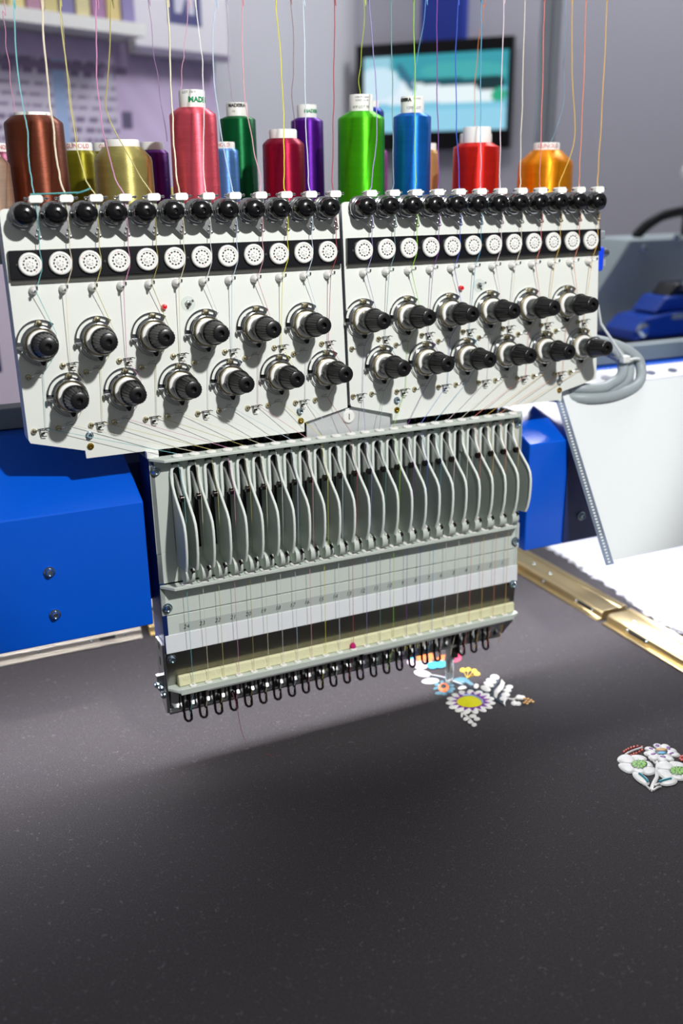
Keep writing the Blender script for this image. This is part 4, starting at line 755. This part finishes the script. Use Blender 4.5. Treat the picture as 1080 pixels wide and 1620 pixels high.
# blue cabinet beyond the left panel
cb_ = Thing('blue_cabinet', 'dark blue cabinet with pale top strip at the left picture edge', 'cabinet'); cb_.org = Vector((-3, 30, -9)); cb_.e.location = cb_.org * U
bevel(cb_.part('carcass', MB().box(-12, 1.35, 30, 36, -8.9, 1.2), 'dark_blue', smooth=False), .1); cb_.part('light_band', MB().box(-12, 1.2, 29.8, 30, 1.2, 4.2), 'strip_white', smooth=False)
cb_.part('pedestal', MB().box(-11, 0.5, 31, 35, FLOOR, -8.9), 'dark_blue', smooth=False)

# ================================================================== THREAD RACK AND CONES
rk = Thing('thread_rack', 'grey shelf carrying the thread cones behind the panels', 'rack'); rk.org = Vector((12, 6, 0)); rk.e.location = rk.org * U
bevel(rk.part('shelf', MB().box(-2.2, 26.2, 2.0, 12.6, -.1, .25), 'rack_grey', smooth=False), .05)
for x in (1, 23): rk.part('bracket', MB().box(x - .3, x + .3, 2.3, 12.2, -.6, -.1), 'rack_grey', smooth=False); rk.part('upright', MB().box(x - .4, x + .4, 5.45, 6.1, -6.68, -.6), 'rack_grey', smooth=False)
CC = {'brown': ((112, 56, 36), 'large brown thread cone at the left'), 'olive': ((128, 122, 22), 'olive green thread cone just right of the brown cone'),
 'oliveb': ((140, 130, 40), 'olive thread cone hidden mostly behind the khaki one'), 'khaki': ((178, 166, 98), 'pale khaki gold thread cone with plain white cap'),
 'plum': ((88, 14, 110), 'dark plum thread cone between khaki and pink cones'), 'pink': ((232, 92, 108), 'tall salmon pink thread cone with green print on its cap'),
 'lightblue': ((96, 146, 214), 'small light blue thread cone right of the pink cone'), 'darkgreen': ((0, 96, 50), 'tall dark green thread cone with white cap'),
 'crimson': ((150, 10, 52), 'crimson thread cone with blank white cap'), 'violet': ((86, 18, 140), 'violet purple thread cone right of the crimson cone'),
 'green': ((74, 186, 12), 'large bright green thread cone'), 'navy': ((22, 60, 160), 'deep blue thread cone behind the bright green cone'),
 'magenta': ((170, 70, 160), 'magenta thread cone peeping from behind the green cone'), 'blue': ((18, 112, 205), 'tall bright blue thread cone with black print on its cap'),
 'tan': ((222, 178, 120), 'tan thread cone behind the bright blue cone'), 'red': ((226, 36, 26), 'bright red thread cone with blank tall cap'),
 'rust': ((236, 110, 40), 'rust orange thread cone hidden behind the red cone'), 'orange': ((248, 146, 10), 'squat golden orange thread cone at the right end'),
 'peach': ((224, 190, 166), 'pale peach thread cone cut by the left picture edge'), 'rose': ((190, 110, 140), 'dusty rose thread cone behind the peach cone'),
 'yellow': ((240, 214, 20), 'tiny yellow spool seen between plum and pink cones')}
PRINTS = {'pink': [('MADEIRA', .27, 48, -.06, 'print_green', .012), ('LOT 1009', .13, -12, .21, 'print_grey', 0)], 'violet': [('MADEIRA', .2, 40, -.02, 'print_green', .01)], 'darkgreen': [('MADEIRA', .19, 0, .14, 'ink', .01), ('176', .12, -20, -.1, 'print_grey', 0)],
 'green': [('419 LOT 90', .15, 0, -.18, 'print_grey', 0), ('100% Polyester', .1, 5, .2, 'print_grey', 0), ('GOLD No 40', .1, 5, .08, 'print_grey', 0)], 'blue': [('MADEIRA', .18, -50, .17, 'ink', .012), ('1295 LOT', .16, 8, -.15, 'print_grey', 0), ('CLASSIC', .1, 25, .22, 'print_grey', 0)],
 'olive': [('GUNOLD', .24, -5, 0, 'print_red', 0)], 'oliveb': [('GUNOLD', .22, 35, 0, 'print_red', 0)], 'lightblue': [('GUNOLD', .2, -25, 0, 'print_red', 0)], 'rose': [('GUNOLD', .24, 45, 0, 'print_red', 0)], 'orange': [('GUNOLD', .24, 8, 0, 'print_red', 0)]}
for name, (X, Y, zs, zt, zc, R, rc) in CONES:
    c, label = CC[name]
    t = Thing('thread_cone', label, 'thread cone', (0, 0, 0), group='thread cones behind the panels'); t.org = Vector((X, Y, .25)); t.e.location = t.org * U
    wm = thread_material('wound_' + name, c, True)
    d = zs - .5; rb = R * 1.04
    prof = [(rb * .9, .32), (rb, .5)] + [(rb + (R - rb) * i / 8, .5 + d * i / 8) for i in range(1, 8)] + [(R, zs), (R * .97, zs + (zt - zs) * .25), (rc * 1.12, zt - .02), (rc * .9, zt)]
    t.part('wound_thread', MB().lathe(prof, 48, (X, Y, 0), (0, 0, 1)), wm, ang=50)
    cp = t.part('cap', MB().lathe([(rc, zt - .05), (rc, zc - .06), (rc * .95, zc), (rc * .55, zc), (rc * .5, zc - .15), (.01, zc - .15)], 32, (X, Y, 0), (0, 0, 1)), 'white_plastic')
    t.part('core_foot', MB().lathe([(rb * .7, .25), (rb * .7, .36)], 24, (X, Y, 0), (0, 0, 1)), 'white_plastic')
    to = (CAM - Vector((X, Y, 0))); a0 = math.atan2(to.y, to.x)
    for txt, size, deg, dz, mm, bold in PRINTS.get(name, ()):
        vs, fs = text_shape(txt, size, 0, bold); zm = (zt + zc) / 2 + dz; rr_ = rc + .008
        mb = MB().add([(X + rr_ * math.cos(a0 + math.radians(deg) + x / rc), Y + rr_ * math.sin(a0 + math.radians(deg) + x / rc), zm + y) for x, y, z in vs], fs)
        t.part('print', mb, mm, parent=cp, smooth=False)

# ================================================================== THREADS
RXP = Matrix.Rotation(TILT, 3, 'X'); RXC = Matrix.Rotation(CT, 3, 'X')
def PW(x0, u, v, h): return tuple(Vector((x0, 0, 0)) + RXP @ Vector((u, -h, v)))
def CW(u, w, h): return tuple(Vector(CB) + RXC @ Vector((u, -h, w)))
TC = [('pale teal', (120, 190, 196)), ('cream', (226, 214, 190)), ('straw', (200, 190, 120)), ('mauve pink', (206, 140, 180)), ('olive', (170, 160, 90)), ('ivory', (220, 212, 180)), ('white', (226, 224, 226)), ('pale blue', (190, 206, 226)), ('dusty pink', (214, 160, 170)), ('yellow', (222, 214, 60)), ('ice blue', (206, 220, 236)), ('dark red', (170, 70, 80)),
      ('lilac', (150, 140, 200)), ('grey teal', (110, 150, 150)), ('lime', (150, 210, 50)), ('purple', (120, 60, 150)), ('royal blue', (60, 90, 200)), ('turquoise', (70, 150, 190)), ('pale pink', (230, 210, 220)), ('pearl', (222, 214, 196)), ('coral', (220, 120, 110)), ('gold', (214, 176, 80)), ('salmon', (226, 140, 100)), ('amber', (222, 176, 90))]
for k in range(24):
    side, i = divmod(k, 12); x0 = 12.5357 if side else 0.0; gap = -.09 if side else 0.0
    nm, c = TC[k]; mt = thread_material('thread_' + nm.replace(' ', '_'), c)
    random.seed(k)
    upper = spline([(TOPS[k][0][0], TOPS[k][0][1] + 1, TOPS[k][0][2] + 12)] + [tuple(p) for p in TOPS[k]] + [PW(x0, i + .45, 2.2, .1)], 8)
    upper = [(x + .014 * math.sin(j * .8 + k) + random.uniform(-.008, .008), y, z) for j, (x, y, z) in enumerate(upper[:-1])] + [upper[-1]]
    P = upper + [PW(x0, i + .45, 1.75, .14), PW(x0, i + .42, 1.1, .33), PW(x0, i + .36, .45, .28), PW(x0, i + .395, .1, .26), PW(x0, i + .36, -.2, .26), PW(x0, i + .2, -.6, .24), PW(x0, i + .06, -.86, .3)]
    j, odd = divmod(i, 2)
    if not odd:
        u = U1 + PS * 2 * j + gap; P += [PW(x0, u + .55, -2.35, .12), PW(x0, u + .3, -3.25, .12), PW(x0, u - .05, -3.68, .12), PW(x0, u - .2, -5.6, .1)]
    else:
        u = U2 + PS * 2 * j + gap; P += [PW(x0, u + .1, -3.4, .12), PW(x0, u + .55, -4.2, .12), PW(x0, u + .3, -5.15, .12), PW(x0, u - .05, -5.6, .1)]
    n_ = nu[23 - k]
    P += [CW(n_ + .1, 7.12, .3), CW(n_ + .1, 6.8, .3), CW(n_ + .1, 5.5, .85), CW(n_ + .12, 2.4, .66), CW(n_ + .05, 2.02, .37), CW(n_ + .05, 1.7, .36), CW(n_ + .02, -2.4, .34), CW(n_ + .02, -2.7, .3), CW(n_ - .1, -3.5, .2), CW(n_ - .2, -3.9, .2)]
    nu_up = len(upper)
    rad = [.021 if q < nu_up else (.0095 if q > nu_up + 6 else .013) for q in range(len(P))]
    if k in (1, 5): rad[:nu_up] = [.032] * nu_up
    mb = MB().tube(P, rad, 5)
    o = put('thread', mb.mesh('thread', mt)); 
    w_ = ORD[i] + (' from the left on the right panel' if side else ' from the left on the left panel')
    tag(o, '%s thread running down to guide clamp %s' % (nm, w_), 'thread', 'threads feeding the panels')
for nm, pts in CTH:
    cmap = {'rose pink': (214, 150, 176), 'pale yellow': (206, 200, 150), 'lilac': (170, 130, 180), 'pale pink': (226, 170, 190), 'mauve': (160, 130, 170), 'maroon': (130, 80, 90), 'yellow green': (190, 210, 70), 'sky blue': (110, 170, 220), 'orange': (226, 130, 60), 'pale teal': (130, 170, 190)}
    where = {'rose pink': 'the brown cone', 'pale yellow': 'the olive cone', 'lilac': 'the plum cone', 'pale pink': 'the salmon pink cone', 'mauve': 'the dark green cone', 'maroon': 'the crimson cone', 'yellow green': 'the bright green cone', 'sky blue': 'the bright blue cone', 'orange': 'the red cone', 'pale teal': 'the golden orange cone'}[nm]
    sp = spline([(pts[0][0], pts[0][1], pts[0][2] + 12)] + [tuple(p) for p in pts], 8); sp = [(x + .025 * math.sin(j * .7), y, z) for j, (x, y, z) in enumerate(sp)]
    o = put('thread', MB().tube(sp, .014, 5).mesh('thread', thread_material('loose_' + nm.replace(' ', '_'), cmap[nm])))
    tag(o, 'thin %s thread rising from %s' % (nm, where), 'thread', 'threads rising from the cones')
o = put('thread', MB().tube(spline([PW(0, .3, 2.26, .15), PW(0, .8, 2.26, .2), PW(0, 1.5, 2.28, .2), PW(0, 2.0, 2.3, .2), PW(0, 2.3, 2.42, .2), PW(0, 2.1, 2.34, .25), PW(0, 1.8, 2.26, .2)], 8), .03, 5).mesh('thread', thread_material('teal_loop', (60, 150, 150))))
tag(o, 'loose teal thread end lying across the first three guide clips', 'thread')
o = put('thread', MB().tube(spline([CW(5.9, -3.2, .3), CW(6.0, -3.8, .5), (6.3, -1.6, ZT + .05), (6.9, -3.2, ZT + .05)], 8), .012, 4).mesh('thread', thread_material('red_tail', (120, 50, 60))))
tag(o, 'fine dark red thread tail hanging to the cloth under the needle case', 'thread')

# ================================================================== EMBROIDERY  (raised satin stitching on the cloth)
EC = {'skyblue': (60, 176, 220), 'orange': (236, 116, 60), 'palepink': (240, 200, 220), 'crimson': (214, 48, 84), 'white': (236, 234, 228), 'teal': (70, 124, 142), 'yellow': (244, 190, 44), 'black': (16, 15, 17), 'navy': (58, 78, 96), 'purple': (120, 30, 150), 'yellow2': (222, 218, 10), 'paleblue': (130, 170, 220), 'gold': (220, 160, 40), 'red': (204, 66, 48), 'lime': (120, 196, 30), 'tealline': (60, 170, 190)}
NAMES = {'skyblue': 'sky_blue_petal', 'orange': 'orange_petal', 'palepink': 'pale_pink_petal', 'crimson': 'crimson_petal', 'white': 'white_leaf', 'teal': 'teal_leaf', 'yellow': 'yellow_berry', 'black': 'dark_center', 'navy': 'navy_leaf', 'purple': 'purple_stitching', 'yellow2': 'yellow_center', 'gold': 'gold_dot', 'red': 'red_berry', 'lime': 'lime_stamen', 'petal': 'white_petal'}
def emat(c): return thread_material('stitch_' + c, EC[c])
def dome(pts, z0, hgt):
    n = len(pts); cx = sum(p[0] for p in pts) / n; cy = sum(p[1] for p in pts) / n; mb = MB()
    rings = [(1, 0), (.88, .6), (.6, .92)]
    vs = [(cx + (p[0]-cx) * s, cy + (p[1]-cy) * s, z0 + hgt * h_) for s, h_ in rings for p in pts] + [(cx, cy, z0 + hgt)]
    fs = [(r*n+i, r*n+(i+1) % n, (r+1)*n+(i+1) % n, (r+1)*n+i) for r in range(2) for i in range(n)] + [(2*n+i, 2*n+(i+1) % n, 3*n) for i in range(n)]
    return mb.add(vs, fs)
HI = {'purple': .045, 'yellow2': .06, 'black': .05, 'lime': .055, 'skyblue': .05, 'gold': .055}
def motif(name, label, E_, P_, L_):
    allp = [(v[1][0], v[1][1]) for v in E_]; cx = sum(p[0] for p in allp) / len(allp); cy = sum(p[1] for p in allp) / len(allp)
    ct_ = (cx, cy, ZT + .004)
    mb = MB(); base_pts = []
    root = None
    def add(nm, mb, m_):
        nonlocal root
        if root is None:
            root = put(name, mb.mesh(name, m_, ct_), cloth.e, Vector(ct_) - cloth.org); root['label'] = label
        else: put(nm, mb.mesh(nm, m_, ct_), root)
    z = 0.0
    for c, pts in L_: 
        add('stem', MB().tube([(x, y, ZT + (.085 if c in ('paleblue', 'tealline') else .02)) for x, y in (spline([(a, b_, 0) for a, b_ in pts], 5) and [(q[0], q[1]) for q in spline([(a, b_, 0) for a, b_ in pts], 5)])], .045 if c != 'yellow' else .016, 6), emat(c))
    for c, pts in P_: add(NAMES[c], dome(pts, ZT + .003, .05), emat(c))
    for idx, it in enumerate(E_):
        c = it[0]; v = it[1]; lift = .003 + .0004 * idx
        if c == 'petal':
            b_ = Vector((v[0], v[1])); tp = Vector((v[2], v[3])); d = tp - b_; L = d.length; d.normalize(); w = Vector((-d.y, d.x)); hw = L * PI / it[2] * .98
            out = []
            for q in range(20):
                a = 2 * PI * q / 20; x = .60 + .40 * math.cos(a); out.append(tuple(b_ + d * (L * x) + w * (hw * math.sin(a) * (.75 + .25 * math.cos(a) ))))
            add('white_petal', dome(out, ZT + lift, .05), emat('white'))
        else:
            out = [(v[0] + v[2] * math.cos(a) + v[4] * math.sin(a), v[1] + v[3] * math.cos(a) + v[5] * math.sin(a)) for a in [2 * PI * q / 18 for q in range(18)]]
            flatc = c in ('black',)
            if c == 'purple' and abs(v[2]) > .5:
                out = []
                for q in range(30):
                    a = 2 * PI * q / 30; k_ = 1.25 if q % 2 else .85; out.append((v[0] + k_ * (v[2] * math.cos(a) + v[4] * math.sin(a)), v[1] + k_ * (v[3] * math.cos(a) + v[5] * math.sin(a))))
            add(NAMES[c], dome(out, ZT + lift + (HI[c] if c in HI else 0), .015 if c in HI else .045), emat(c))
motif('embroidered_spray', 'multicoloured flower spray under the presser foot', EA, PA, LA)
motif('embroidered_bouquet', 'white flower bouquet with lime centres at the right edge', EB, PB, LB)
